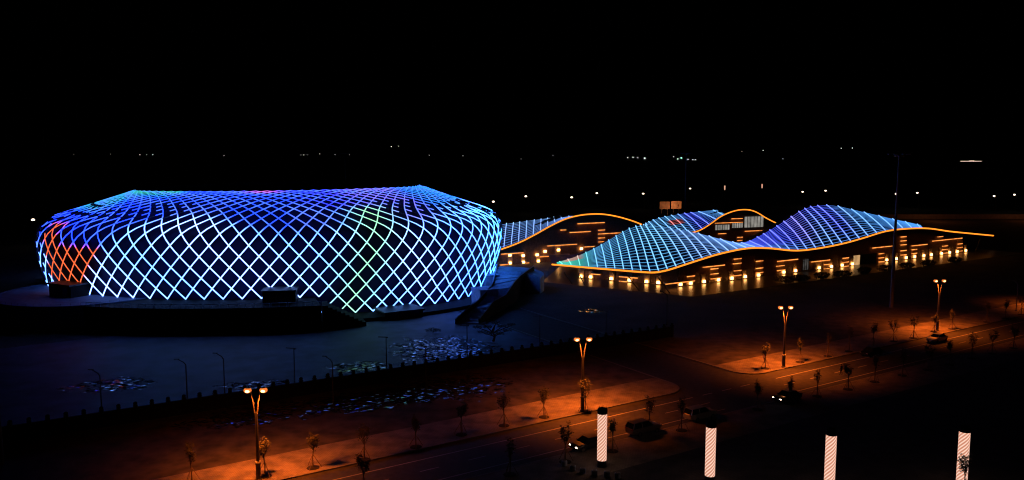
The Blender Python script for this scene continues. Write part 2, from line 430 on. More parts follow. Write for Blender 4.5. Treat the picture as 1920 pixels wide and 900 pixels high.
def arena_colour(P, u, row, d):
    uu = u % 1.0
    if uu > .5: uu -= 1.0           # <0 left of the front, >0 right of it
    cyan = (.55, 1.5, 5.0); wht = (1.05, 1.9, 5.5)
    c = mix3(cyan, wht, .5+.5*math.sin(uu*55+row))
    c = mix3(c, (.42, 1.25, 7.0), sm(uu, .10, .16)); c = mix3(c, (.5, 2.8, 11.0), sm(uu, .16, .21)*(row < 4))
    rb = 3.15 - 1.3*sm(-uu, .07, .095) + .9*math.exp(-((uu+.035)/.03)**2) - .5*math.exp(-((uu-.03)/.03)**2) + 1.2*sm(uu, .12, .18)
    roofc = mix3((.045, .17, 3.6), (.07, .10, 3.0), sm(uu, .02, .07))
    roofc = mix3(roofc, (.045, .17, 7.0), sm(-uu, .08, .10))
    roofc = mix3(roofc, (.38, .34, 2.1), .8*sm(uu, .065, .11)*(1-sm(uu, .14, .17)))
    roofc = mix3(roofc, (.05, .45, 2.0), sm(uu, .14, .18))
    roofc = mix3(roofc, (.04, .50, .95), sm(-uu, .07, .10)*sm(row, 6.4, 8.2))
    roofc = mix3(roofc, (.05, .55, 1.1), sm(-uu, .12, .15)*sm(row, 4.0, 4.8))
    roofc = mix3(roofc, (.06, .75, .62), sm(-uu, .07, .09)*sm(row, 8.0, 9.0)*(1-sm(-uu, .15, .18)))
    roofc = mix3(roofc, (.95, .16, .75), math.exp(-((uu-.007)/.016)**2)*sm(row, 8.4, 9.1))
    if math.sin(uu*70+row*2.3+d) > .35: roofc = mix3(roofc, (.16, .42, 2.5), .6)
    if -.06 < uu < -.02 or .03 < uu < .06: roofc = mix3(roofc, (.30, .55, 2.4), .35*(1-sm(row, 4.5, 7)))
    c = mix3(c, roofc, sm(row, rb-.35, rb+.7))
    g = math.exp(-((uu-.070-.005*row)/.020)**2)*(1-sm(row, 4.6, 5.6))
    c = mix3(c, (.55, 1.5, .60), .92*g)
    lim = lerp(-.112, -.091, min(row/2.3, 1)) if row < 2.45 else -.133
    if (-.148 if row < 2.4 else -.154) < uu < lim and -.2 < row < 3.45: c = (1.3, .19, .06)
    return c
def led_on(u, row, d):
    uu = u % 1.0
    if uu > .5: uu -= 1.0
    fr = (row*2) % 1.0
    if uu < -.150 and 3.45 < row < 4.1: return (row*3+u*60) % 1.0 < .45
    if -.216 < uu < -.15 and 4.1 <= row < 5.2: return (row*2+u*80) % 1.0 < .6
    if row > (4.1 if uu < -.125 else 4.9 if uu < -.09 else 4.9 if uu > .15 else 5.7): return -.232+.012*(row > 8.6) < uu < .262-.012*(row > 8.6)
    if abs(uu) > .34: return False
    if uu < -.216: return row < 3
    if uu < -.149: return (row*3+u*90) % 1.0 < .15
    if uu > .252: return True
    if uu > .208: return (row*3+u*70) % 1.0 < .45
    if -.166 < uu < -.05 and d > 0 and 3.9 < row: return fr > .45
    if uu < -.14 and 3.75 < row: return False
    if uu > .185 and 4.0 < row: return (row*2+u*40) % 1.0 < .22
    if .11 < uu and d < 0 and 3.9 < row: return fr > .4
    return True

arena = empty('arena', (AC.x, AC.y, 0))
tag(arena, 'oval drum shaped arena wrapped in a glowing blue and cyan diamond lattice', 'arena')
AL = (AC.x, AC.y, 0)
def inset(u, row, k):
    P = asurf(u, row); n = anormal(u, row); return P-n*k
NU = 240
rows = []
for k in range(0, 44):
    row = -1.2+k*(10.0+1.2)/43
    rows.append([inset(i/NU, row, .75) for i in range(NU)])
b = MB(); b.grid(rows, closed=True); pa = b.build('membrane_wall', M_membrane, arena, smooth=True); pa.location = -Vector(AL)
b = MB()
rim = [inset(i/NU, 10.0, .8) for i in range(NU)]
r2 = [Vector((lerp(AC.x, p.x, .93), lerp(AC.y, p.y, .93), p.z-1.8)) for p in rim]
r3 = [Vector((lerp(AC.x, p.x, .5), lerp(AC.y, p.y, .5), p.z-1.4)) for p in rim]
b.grid([rim, r2, r3, [Vector((AC.x, AC.y, 25.2))]*NU], closed=True)
pr = b.build('roof', M_dark, arena, smooth=True); pr.location = -Vector(AL)
b = MB(); b.grid([[Vector((*plan(th_u(i/NU), .90), z)) for i in range(NU)] for z in (0, 8)], closed=True)
pw = b.build('wall', M_black, arena); pw.location = -Vector(AL)
# inner lattice nodes wider to a tube: strips
uR0 = .052
def strip(j, d):
    """one LED tube of the lattice from its foot to the roof rim"""
    u0 = j/NL
    uu = u0 if u0 < .5 else u0-1
    mbx = MB(); secs = []; STEP = .25
    right = (uR0 < uu < .34)
    row = -1.0 if right else 0.0
    # feet: all lines meet in pairs at the lower edge
    pts = []
    while row <= 10.001:
        u = u0+d*row/NL
        pts.append((u, row)); row += STEP
    return pts
HW0, HH = .118, .115
def strip_mesh(pts, d):
    b = MB(); prev = None; segs = []
    cs = []
    for i, (u, row) in enumerate(pts):
        P = asurf(u, row); n = anormal(u, max(row, 0.0))
        ua, ra = pts[max(i-1, 0)]; ub, rb = pts[min(i+1, len(pts)-1)]
        t = (asurf(ub, rb)-asurf(ua, ra)).normalized(); s = t.cross(n).normalized()
        sh = .04*d; HW = HW0*(1-.28*sm(row, 3.5, 8))
        base = [P-s*HW-n*HH, P-s*HW+n*HH*.1, P-s*HW*.75+n*HH, P+s*HW*.75+n*HH, P+s*HW+n*HH*.1, P+s*HW-n*HH]
        cs.append(([q+n*sh for q in base], arena_colour(P, u, row, d), led_on(u, row, d)))
    for i in range(len(cs)-1):
        A, ca, oa = cs[i]; B, cb, ob = cs[i+1]
        k = len(A); on = oa
        for f in range(k):
            g = (f+1) % k
            lit = on and f in (1, 2, 3)
            b.add([A[f], A[g], B[g], B[f]], [(0, 1, 2, 3)], [ca, ca, cb, cb], 0 if lit else 1)
    for S in (cs[0][0], cs[-1][0]): b.add(S, [tuple(range(len(S)))], None, 1)
    return b
allstrips = []
for j in range(NL):
    for d in (1, -1):
        pts = strip(j, d)
        um = (pts[len(pts)//2][0]) % 1.0
        if um > .5: um -= 1
        allstrips.append((abs(um-(.0)), j, d, pts))
allstrips.sort(key=lambda q: (q[0], q[1]))
rest = MB()
for i, (_, j, d, pts) in enumerate(allstrips):
    mb = strip_mesh(pts, d)
    if i < 98:
        o = mb.build('light_tube', [M_led, M_tube], arena, colors=True); o.location = -Vector(AL)
    else:
        n0 = len(rest.v); rest.v += mb.v; rest.c += mb.c; rest.m += mb.m; rest.f += [tuple(n0+q for q in f) for f in mb.f]
o = rest.build('light_tubes', [M_led, M_tube], arena, colors=True); o.location = -Vector(AL); o['kind'] = 'stuff'

# podium under the arena
def uofpx(px, z=5.0, r=1.0, off=0):
    best = None
    for i in range(721):
        u = -.185+.42*i/720; p = plan(th_u(u), r, off)
        fw = p.y*cp+(CAM_H-z)*sp; q = 960+1500*p.x/fw
        if best is None or abs(q-px) < best[0]: best = (abs(q-px), u)
    return best[1]
uR = uofpx(598, 5, 1, 4)
podium = empty('podium', (AC.x, AC.y, 0)); tag(podium, 'dark raised terrace running round the left and front of the arena foot', 'terrace')
b = MB(); out = []; inn = []
N = 120
for i in range(N+1):
    u = lerp(-.62, uR, i/N); out.append(plan(th_u(u), 1, 7.2)); inn.append(plan(th_u(u), .9))
poly = out+inn[::-1]
rowsP = [[Vector((*p, 0)) for p in out], [Vector((*p, 4.75)) for p in out], [Vector((*p, 4.75)) for p in inn]]
b.grid(rowsP); b.add([Vector((*out[-1], 0)), Vector((*inn[-1], 0)), Vector((*inn[-1], 4.75)), Vector((*out[-1], 4.75))], [(0, 1, 2, 3)])
o = b.build('terrace_slab', M_black, podium); o.location = -Vector(AL)
# railing segments with pale coping on the podium edge
uL = uofpx(150, 5, 1, 7)
nseg = 15
for i in range(nseg):
    a, c = lerp(uL, uR, (i+.04)/nseg), lerp(uL, uR, (i+.96)/nseg)
    b = MB(); b.tube([Vector((*plan(th_u(lerp(a, c, k/6)), 1, 6.95), 5.55)) for k in range(7)], .07, 5)
    for k in (0, 3, 6):
        p = plan(th_u(lerp(a, c, k/6)), 1, 6.95); b.tube([(p.x, p.y, 4.7), (p.x, p.y, 5.55)], .04, 4)
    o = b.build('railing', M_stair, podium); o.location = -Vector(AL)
# low plinth under the right part
b = MB()
uR2 = .36
for (o1, z) in ((3.2, .75),):
    q = [plan(th_u(lerp(uR, uR2, i/60)), 1, o1) for i in range(61)]; qi = [plan(th_u(lerp(uR, uR2, i/60)), .9) for i in range(61)]
    b.grid([[Vector((*p, 0)) for p in q], [Vector((*p, z)) for p in q], [Vector((*p, z)) for p in qi]])
o = b.build('plinth', M_black, podium); o.location = -Vector(AL)
# small flight of steps beside the end of the podium
b = MB()
for k in range(10):
    u0 = uR+.0012+k*.0022; p = plan(th_u(u0), 1, 4.6); q = plan(th_u(u0+.003), 1, 4.6)
    b.box(((p.x+q.x)/2, (p.y+q.y)/2, (4.6-k*.42)/2), (1.1, 5.0, 4.6-k*.42), math.atan2(q.y-p.y, q.x-p.x))
o = b.build('steps', M_black, podium); o.location = -Vector(AL)
# round terrace at the left end
M_terrace_blue = mat('terrace_led_blue', (.10, .14, .26), .8, 0, .25, .8)  # blue of the LED light is put into the terrace's base colour
rt = empty('round_terrace', (-92, 172, 0)); tag(rt, 'round blue lit terrace sticking out at the left end of the arena', 'terrace')
b = MB(); b.lathe([(18.2, 0), (18.0, 3.9), (18.0, 4.95), (17.6, 4.95), (17.6, 4.85)], 64)
b.build('terrace_slab', M_terrace_blue, rt)
b = MB()
for k in range(64):
    a = 2*PI*k/64; b.tube([(17.8*math.cos(a), 17.8*math.sin(a), 4.9), (17.8*math.cos(a), 17.8*math.sin(a), 5.4)], .03, 4)
b.build('railing', M_darkpole, rt)
# entrance vestibules
def vestibule(px0, px1, ztop, z0, off, label, wallz=0.0, deep=7.5):
    ua, ub = uofpx(px0, 6, 1, off), uofpx(px1, 6, 1, off)
    a, c = plan(th_u(ua), 1, off), plan(th_u(ub), 1, off)
    mid = (a+c)/2; ang = math.atan2((c-a).y, (c-a).x); wd = (c-a).length
    t = empty('entrance_box', (mid.x, mid.y, z0), ang); tag(t, label, 'entrance', 'dark entrance boxes pushed out of the arena lattice')
    b = MB(); h = ztop-z0
    b.box((-wd/2+.2, deep/2, h/2-.2), (.4, deep, h-.4)); b.box((wd/2-.2, deep/2, h/2-.2), (.4, deep, h-.4)); b.box((0, deep/2+.4, h/2-.2), (wd-.8, deep-1.2, h-.4))
    b.build('wall', M_black, t)
    b = MB(); b.box((0, deep/2-.15, h-.15), (wd+.5, deep+.5, .3)); b.build('roof', M_darkpole, t)
    b = MB()
    for k in range(-1, 2): b.box((k*wd*.27, -.22, h*.42), (wd*.24, .08, h*.78))
    b.build('door', M_membrane, t)
vestibule(491, 553, 7.4, 4.75, 3.0, 'dark entrance box in the middle of the arena front under the cut lattice')
vestibule(722, 793, 1.75, 0.0, 3.6, 'low dark plinth block at the right foot of the arena')  # stretch of dark plinth, built with the vestibule shape
vestibule(92, 132, 7.6, 4.75, 2.0, 'dark entrance box on the round terrace at the left end of the arena')
vestibule(250, 251, 5, 4.75, -6, '') if False else None

# big stair with fan-shaped landing at the right end
st = empty('outdoor_staircase', (-6, 172, 0)); tag(st, 'blue lit open staircase with fan shaped upper steps right of the arena', 'staircase')
SL = Vector((-6, 172, 0))
ctrl = [((857, 607), (897, 607), .1), ((887, 580), (923, 574), 1.9), ((897, 572), (947, 561), 2.0), ((921, 545), (963, 537), 3.8), ((926, 534), (975, 524), 3.9), ((935, 500), (999, 506), 4.6)]
Lp = [(G(*a, z), G(*c, z)) for a, c, z in ctrl]
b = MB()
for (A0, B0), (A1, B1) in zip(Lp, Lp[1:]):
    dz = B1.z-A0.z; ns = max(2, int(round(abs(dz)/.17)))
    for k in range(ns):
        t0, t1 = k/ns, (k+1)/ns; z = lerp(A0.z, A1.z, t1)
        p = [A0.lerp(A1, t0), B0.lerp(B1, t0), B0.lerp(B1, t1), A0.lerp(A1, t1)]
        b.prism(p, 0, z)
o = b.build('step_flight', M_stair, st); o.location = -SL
for side in (0, 1):
    b = MB(); L = [p[side] for p in Lp]
    rr = []
    for i, p in enumerate(L):
        q = Lp[i][1-side]; nrm = (p-q); nrm.z = 0; nrm.normalize()
        a = p+nrm*.02; c = p+nrm*.4
        rr.append([Vector((a.x, a.y, 0)), Vector((a.x, a.y, p.z+.95)), Vector((c.x, c.y, p.z+.95)), Vector((c.x, c.y, 0))])
    b.grid(rr, closed=True); b.add(rr[0], [(0, 1, 2, 3)]); b.add(rr[-1], [(3, 2, 1, 0)])
    o = b.build('side_wall', M_black, st); o.location = -SL
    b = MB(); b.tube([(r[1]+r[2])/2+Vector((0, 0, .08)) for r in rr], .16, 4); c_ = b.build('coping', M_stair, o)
# fan of curved steps
b = MB(); fc = G(944, 512, 4.2)
for k in range(12):
    R = 13.0-k*.75; z = 4.62+.09*k
    pts = [fc+Vector((R*math.cos(math.radians(a))*.80, R*math.sin(math.radians(a)), 0)) for a in range(-28, 118, 6)]
    b.prism([fc+Vector((-2, -3, 0))]+pts+[fc+Vector((-3, 5, 0))], 0, z-.6)
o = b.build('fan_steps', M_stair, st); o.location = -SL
# blue-lit service blocks beside the stair
for nm, c, s, lab in (('concrete_block', G(909, 540, 4.5), (4.5, 4.5, 4.3), 'larger pale blue lit block between the arena foot and the staircase'), ('concrete_block', G(915, 513, 4.9), (4, 5, 4.7), 'smaller pale blue lit block at the top left of the staircase')):
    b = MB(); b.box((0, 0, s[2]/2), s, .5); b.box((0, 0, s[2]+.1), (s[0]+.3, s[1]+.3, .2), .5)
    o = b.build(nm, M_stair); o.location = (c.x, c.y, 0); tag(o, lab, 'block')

# ------------------------------------------------------------------ wave roof pavilions
def pav_roof(name, label, edge, pairs, Yof, dYof, ribs_f, npur, colour, f0, f1, edge_r=.23, side=None):
    """edge: (px, py) of the amber edge; pairs: fx -> ridge px,py; Yof(px) depth of the edge"""
    th = empty(name, (0, 0, 0))
    def E(fx):
        py = sinterp(fx, edge)[0]; return at(fx, py, Yof(fx))
    def Bk(fx):
        bx, by = sinterp(fx, pairs); return at(bx, by, Yof(fx)+dYof(fx))
    def S(fx, v, off=0.0):
        F = E(fx); B = Bk(fx); h = B.z-F.z
        p = F.lerp(B, v); 
        p.z = F.z+h*(v+.10*math.sin(PI*v))
        p.z += off+.25
        return p
    root = E(lerp(f0, f1, .5)); root = Vector((root.x, root.y, 0)); th.location = root
    tag(th, label, 'pavilion')
    n = 150; nv = 14
    fxs = [lerp(f0, f1, i/n) for i in range(n+1)]
    b = MB()
    top = [[S(f, k/nv) for f in fxs] for k in range(nv+1)]
    back = [[p+Vector((0, 9, -abs(p.z)*.12)) for p in top[-1]], [Vector((p.x, p.y+22, max(3.2, p.z*.45))) for p in top[-1]]]
    under = [[p-Vector((0, 0, .5)) for p in r] for r in (back[-1], top[-1], top[0])]
    b.grid(top+back+under+[top[0]])
    o = b.build('roof', M_roof, th, smooth=False); o.location = -root
    # ribs
    def led_line(P, cols, hw, hh, name):
        b = MB(); m = len(P); cs = []
        for i, p in enumerate(P):
            t = (P[min(i+1, m-1)]-P[max(i-1, 0)]).normalized(); s = t.cross(Vector((0, 0, 1))).normalized(); nn = s.cross(t).normalized()
            if nn.z < 0: nn = -nn
            cs.append([p-s*hw-nn*.1, p-s*hw+nn*hh*.4, p-s*hw*.7+nn*hh, p+s*hw*.7+nn*hh, p+s*hw+nn*hh*.4, p+s*hw-nn*.1])
        for i in range(m-1):
            for f in range(6):
                g = (f+1) % 6
                b.add([cs[i][f], cs[i][g], cs[i+1][g], cs[i+1][f]], [(0, 1, 2, 3)], [cols[i], cols[i], cols[i+1], cols[i+1]], 1 if f == 5 else 0)
        o = b.build(name, [M_led, M_tube], th, colors=True); o.location = -root
    for fx in ribs_f:
        P = [S(fx, k/nv, .12) for k in range(nv+1)]
        cols = [tuple(1.35*q+.22 for q in colour(p, fx, k/nv)) for k, p in enumerate(P)]
        led_line(P, cols, .11, .15, 'roof_rib_light')
    for k in range(npur):
        v = (k+.5)/npur; L = []
        for i in range(0, n+1, 2):
            L.append((fxs[i], S(fxs[i], v, .05)))
        L = [q for q in L if ribs_f[0]-14 <= q[0] <= ribs_f[-1]+6]
        P = [q[1] for q in L]; cols = [tuple(.85*c+.03 for c in colour(q[1], q[0], v)) for q in L]
        led_line(P, cols, .055, .03, 'roof_cross_light')
    # amber edge
    b = MB(); b.tube([S(f, 0)+Vector((0, -.15, -.2)) for f in fxs], edge_r, 8); o = b.build('edge_light', M_orange, th, smooth=True); o.location = -root
    return th, root, S

def facade(th, root, P, Q, S, fxof, n, zback=3.0, name='wall', ztopf=None):
    """wall on the plan line P-Q up to the underside of the roof"""
    b = MB(); A = []; B = []
    e = Vector((Q[0]-P[0], Q[1]-P[1])).normalized(); nn = Vector((-e.y, e.x))
    for i in range(n+1):
        x, y = lerp(P[0], Q[0], i/n), lerp(P[1], Q[1], i/n); z = ztopf(x, y)
        A.append((Vector((x, y, 0)), Vector((x, y, z)), Vector((x+nn.x*zback, y+nn.y*zback, z)), Vector((x+nn.x*zback, y+nn.y*zback, 0))))
    b.grid([list(a) for a in A], closed=True); b.add(A[0], [(0, 1, 2, 3)]); b.add(A[-1], [(3, 2, 1, 0)])
    o = b.build(name, M_wall, th); o.location = -root
def facing(P, Q):
    e = Vector((Q[0]-P[0], Q[1]-P[1], 0)).normalized(); nn = Vector((e.y, -e.x, 0))
    if nn.y > 0: nn = -nn
    return e, nn
def bars(th, root, P, Q, segs, r=.13, proud=.55):
    e, nn = facing(P, Q); ang = math.atan2(e.y, e.x)
    for x0, y0, x1, y1 in segs:
        a = on_line(x0, y0, P, Q); c = on_line(x1, y1, P, Q); z = (a.z+c.z)/2
        if (c-a).length < .3: continue
        m = (a+c)/2+nn*proud
        b = MB(); b.box((m.x, m.y, z), ((c-a).length, .16, r*2), ang)
        o = b.build('light_bar', M_bar, th); o.location = -root
        b = MB(); mm = (a+c)/2+nn*(proud/2-.02); b.box((mm.x, mm.y, z+r+.14), ((c-a).length+.1, proud+.35, .26), ang)
        o = b.build('ledge', M_pilaster, th); o.location = -root
def pilasters(th, root, P, Q, cols):
    e, nn = facing(P, Q); ang = math.atan2(e.y, e.x)
    for x0, x1, ytop, ybot in cols:
        a = on_line(x0, ybot, P, Q); c = on_line(x1, ybot, P, Q); t = on_line((x0+x1)/2, ytop, P, Q)
        b = MB(); m = (a+c)/2+nn*.15; wd = (Vector((c.x, c.y, 0))-Vector((a.x, a.y, 0))).length
        b.box((m.x, m.y, t.z/2), (wd, .3, t.z), ang)
        o = b.build('pilaster', M_pilaster, th); o.location = -root
def uplights(th, root, P, Q, pts, wd=.95, h=1.0):
    e, nn = facing(P, Q); ang = math.atan2(e.y, e.x)
    for x in pts:
        # where the facade line crosses this pixel column
        p = on_line(x, 500, P, Q); c = Vector((p.x, p.y, 0))+nn*.62
        b = MB(); b.box((c.x, c.y, .12), (wd+.1, .4, .24), ang); b.box((c.x, c.y, .24+h*.35), (wd*.9, .26, h*.7), ang, 1, .9)
        o = b.build('wall_lamp', [M_darkpole, M_upl], th); o.location = -root
        c = Vector((p.x, p.y, 0))+nn*.16; b = MB(); b.box((c.x, c.y, 1.15), (wd+.45, .3, 2.3), ang); b.box((c.x, c.y, 2.42), (wd+.7, .5, .22), ang)
        o = b.build('pilaster', M_pilaster, th); o.location = -root

# --- pavilion A, the double wave in front
edgeA = [(1035, 496), (1090, 501), (1150, 506), (1200, 510), (1228, 511), (1250, 507), (1270, 501), (1310, 488), (1350, 476), (1400, 466), (1440, 465.5), (1490, 470), (1530, 466.5), (1580, 457), (1620, 446), (1660, 434), (1700, 429), (1740, 428.5), (1780, 434), (1820, 438), (1862, 442)]
pairsA = [(1035, 1036, 495.5), (1060, 1053, 491.5), (1090, 1085, 481), (1127, 1119, 465), (1144, 1133, 457), (1161, 1148, 448), (1180, 1163, 439), (1199, 1177, 431), (1217, 1191, 426), (1234, 1200, 424.5), (1251, 1210, 424), (1267, 1222, 424.5), (1283, 1237, 426), (1297, 1252, 428), (1312, 1268, 431), (1342, 1300, 437), (1385, 1354, 451), (1400, 1375, 456), (1415, 1390, 457), (1430, 1404, 454), (1443, 1416, 448), (1476, 1440, 435), (1520, 1475, 413), (1549, 1500, 396.5), (1575, 1517, 389.5), (1596, 1534, 386.8), (1612, 1551, 386), (1628, 1572, 388), (1644, 1597, 394), (1660, 1620, 399.5), (1672, 1640, 404), (1684, 1660, 409), (1704, 1690, 415.5), (1722, 1715, 421), (1738, 1737, 426), (1780, 1779, 433), (1862, 1861, 441.5)]
CA = (35.4, 197.5); RA = (171, 283); LA = (11.2, 223)
def YA(px):
    if px < 1200: P, Q = LA, CA
    elif px > 1256: P, Q = CA, RA
    else:
        t = (px-1200)/56
        y0 = on_line(1200, 500, LA, CA).y; y1 = on_line(1256, 500, CA, RA).y
        ym = CA[1]+1.0
        return (1-t)**2*y0+2*t*(1-t)*ym+t*t*y1
    return on_line(px, 500, P, Q).y
dYA = lambda fx: interp(fx, [(1035, 2), (1100, 12), (1180, 24), (1260, 28), (1340, 24), (1400, 18), (1450, 22), (1520, 30), (1620, 32), (1700, 22), (1740, 16), (1862, 14)])[0]
def colA(p, fx, v):
    c = (.10, .55, 1.15)
    c = mix3((.04, .70, .55), c, sm(fx, 1080, 1130))
    c = mix3(c, (.16, .42, 1.15), sm(fx, 1250, 1330))
    c = mix3(c, (.06, .11, 1.5), sm(fx, 1400, 1440)*(1-sm(fx, 1600, 1640)))
    c = mix3(c, (.32, .26, 1.3), .6*math.exp(-((fx-1530)/18)**2))
    c = mix3(c, (.20, .62, 1.0), .7*math.exp(-((fx-1560)/22)**2)*(1-v))
    c = mix3(c, (.07, .42, 1.25), sm(fx, 1595, 1650))
    c = mix3(c, (.08, .36, 1.2), .8*(1-sm(v, .0, .35))*sm(fx, 1420, 1450))
    if 1066 < fx < 1100 and .6 < v: c = mix3(c, (.9, .1, .08), .6)
    return c
ribsA = [1055+i*16.35 for i in range(43)]
ribsA = [r for r in ribsA if r < 1735]
thA, rootA, SA = pav_roof('wave_roof_pavilion', 'long low pavilion in front with a double humped glowing blue roof and amber edge', edgeA, pairsA, YA, dYA, ribsA, 17, colA, 1035, 1862)
FA0, FA1 = (44.0, 207.5), (157.5, 278.5)
FL0, FL1 = (19.0, 221.5), (43.5, 207.8)
def topA(x, y):
    best = 99; z = 4
    for i in range(0, 261):
        f = 1035+827*i/260
        for v in (.0, .1, .2, .35, .5):
            p = SAc[(i, v)]; dd = (p.x-x)**2+(p.y-y)**2
            if dd < best: best = dd; z = p.z
    return z-.55
SAc = {(i, v): SA(1035+827*i/260, v) for i in range(261) for v in (.0, .1, .2, .35, .5)}
facade(thA, rootA, FA0, FA1, SA, None, 90, 6.0, ztopf=topA)
facade(thA, rootA, FL0, FL1, SA, None, 14, 4.0, ztopf=topA)
def z4(L, ox=1180, oy=360, k=3.75): return [(ox+a/k, oy+b_/k, ox+c/k, oy+d_/k) for a, b_, c, d_ in L]
barsA = z4([(245, 641, 450, 627), (395, 592, 450, 588), (507, 527, 660, 512), (562, 540, 615, 535), (562, 575, 615, 571), (562, 608, 635, 602), (725, 470, 777, 466), (718, 503, 777, 498), (725, 553, 777, 548), (722, 587, 777, 582), (735, 620, 777, 615), (880, 486, 930, 481), (880, 536, 930, 531), (880, 567, 930, 562), (1030, 487, 1175, 470), (1022, 520, 1080, 515), (1030, 550, 1085, 545), (1268, 490, 1350, 482)])
barsA += z4([(158, 510, 200, 505), (158, 540, 195, 535), (68, 490, 200, 476), (290, 465, 332, 460), (290, 494, 332, 489), (290, 523, 332, 517), (498, 393, 638, 378), (543, 433, 580, 430), (543, 463, 580, 459), (543, 490, 580, 486), (697, 315, 738, 312), (697, 343, 738, 340), (697, 371, 738, 368), (697, 412, 738, 409), (697, 442, 738, 438), (775, 378, 885, 366), (775, 405, 812, 401), (775, 432, 812, 428), (920, 345, 1130, 322), (957, 315, 995, 311), (990, 380, 1028, 376), (990, 405, 1028, 401), (990, 430, 1028, 426), (1098, 365, 1132, 361), (1098, 391, 1132, 387), (1098, 416, 1132, 412)], 1500)
bars(thA, rootA, FA0, FA1, barsA)
bars(thA, rootA, FL0, FL1, [(1110, 513, 1127, 514.5), (1162, 518, 1197, 521), (1162, 526.5, 1180, 528)])
pilasters(thA, rootA, FA0, FA1, [(1286, 1300, 516, 535), (1330, 1344, 502, 530), (1373.5, 1387, 484, 527), (1414.5, 1428, 487, 520), (1454, 1468, 489, 515), (1527, 1540, 488, 505), (1542, 1554, 488, 505), (1577.5, 1588.5, 482, 500), (1591, 1598, 480, 500), (1645, 1655, 473, 490), (1686, 1697, 443, 487), (1707, 1717, 466, 485), (1764, 1774, 458, 480), (1793, 1802, 450, 476)])
uplights(thA, rootA, FA0, FA1, [1274, 1293, 1318, 1345, 1370, 1395, 1420, 1467, 1489, 1533, 1556, 1576, 1595, 1659, 1677, 1695, 1711, 1728, 1742, 1761, 1776, 1790, 1806])
uplights(thA, rootA, FL0, FL1, [1091, 1109, 1148, 1182, 1214, 1236])
# dark doors, lit opening and window
e, nn = facing(FA0, FA1); angA = math.atan2(e.y, e.x)
def panel(th, root, P, Q, x0, x1, ytop, name, m, proud=.06, ybot=None, grid=0):
    e, nn = facing(P, Q); ang = math.atan2(e.y, e.x)
    a = on_line(x0, 480, P, Q); c = on_line(x1, 480, P, Q); t = on_line((x0+x1)/2, ytop, P, Q).z
    z0 = 0 if ybot is None else on_line((x0+x1)/2, ybot, P, Q).z
    mid = Vector(((a.x+c.x)/2, (a.y+c.y)/2, 0))+nn*proud; wd = math.hypot(a.x-c.x, a.y-c.y)
    b = MB(); b.box((mid.x, mid.y, (t+z0)/2), (wd, .1, t-z0), ang)
    o = b.build(name, m, th); o.location = -root
    if grid:
        b = MB(); f = mid+nn*.09; b.box((f.x, f.y, z0+.1), (wd+.2, .12, .2), ang); b.box((f.x, f.y, t-.1), (wd+.2, .12, .2), ang)
        for k in range(grid+1):
            q = f+e*(wd*(k/grid-.5)); b.box((q.x, q.y, (t+z0)/2), (.16, .14, t-z0-.4), ang)
        g = b.build('window_frame', M_darkpole, o); 
        g.location = (0, 0, 0)
M_glow = emit('lit_foyer', (1.0, .55, .22), .55, .3, .5)
M_win = emit('lit_window', (.85, .80, .72), .26, .5, .35)
panel(thA, rootA, FA0, FA1, 1598, 1612, 479, 'lit_opening', M_glow)
panel(thA, rootA, FA0, FA1, 1612, 1643, 476, 'door', M_black, .12)
panel(thA, rootA, FA0, FA1, 1505, 1516, 485, 'window', emit('dim_window', (.7, .65, .6), .06, .6, .8), .06, 507, 3)
# slanted struts under the overhang
for a, c in (((1058, 511), (1073, 533)), ((1085, 513), (1097, 536)), ((1178, 518), (1199, 546)), ((1232, 517), (1256, 550))):
    c3 = G(*c); a3 = at(*a, c3.y-3.0); b = MB(); b.tube([a3, c3], .14, 6); o = b.build('strut', M_pole, thA); o.location = -rootA
c3 = G(1829, 471); a3 = at(1838, 447, c3.y-1); b = MB(); b.tube([a3, c3], .14, 6); o = b.build('strut', M_pole, thA); o.location = -rootA

# --- pavilion B, middle rear
edgeB = [(1205, 442), (1240, 443), (1270, 440), (1287, 437), (1303, 435), (1316, 430), (1332, 420), (1351, 406.5), (1367, 399), (1380, 395), (1393, 393.3), (1407, 394.3), (1420, 399), (1433, 407), (1447, 414.5), (1461, 421)]
pairsB = [(1205, 1204, 424), (1240, 1217, 416.5), (1270, 1240, 408.5), (1303, 1271, 403), (1317, 1284, 401), (1332, 1298, 399.5), (1343, 1311, 398), (1355, 1337, 395.5), (1367, 1360, 394), (1380, 1378, 393.5), (1407, 1407, 393.5), (1433, 1433, 406), (1461, 1461, 420)]
PB, QB = (46.0, 282.0), (101.0, 302.0)
YB = lambda px: on_line(px, 430, PB, QB).y
dYB = lambda fx: interp(fx, [(1205, 26), (1300, 26), (1367, 18), (1461, 14)])[0]
def colB(p, fx, v):
    c = (.10, .50, 1.15); c = mix3(c, (.05, .10, 1.5), math.exp(-((fx-1322)/20)**2))
    if 1272 < fx < 1300 and .40 < v < .68: c = (.8, .12, .12)
    return c
thB, rootB, SB = pav_roof('wave_roof_pavilion', 'smaller rear pavilion with a windowed gable under its amber arch, middle of the three', edgeB, pairsB, YB, dYB, [1212+i*13 for i in range(12)], 12, colB, 1205, 1461, .21)
SBc = [SB(1205+256*i/100, v) for i in range(101) for v in (0, .15, .3)]
def topB(x, y): return min(SBc, key=lambda p: (p.x-x)**2+(p.y-y)**2).z-.5
FB0, FB1 = (63.0, 291.0), (99.5, 304.5)
facade(thB, rootB, FB0, FB1, SB, None, 40, 8, ztopf=topB)
bars(thB, rootB, FB0, FB1, [(1339, 419, 1391, 415.7), (1370, 410.5, 1391, 409), (1345, 438.5, 1360, 437.2), (1395, 434.5, 1446, 430), (1381, 445, 1391, 444), (1381, 451, 1391, 450), (1411, 442, 1420, 441)], .11)
pilasters(thB, rootB, FB0, FB1, [(1380, 1392, 444, 458), (1347, 1360, 446, 458)])
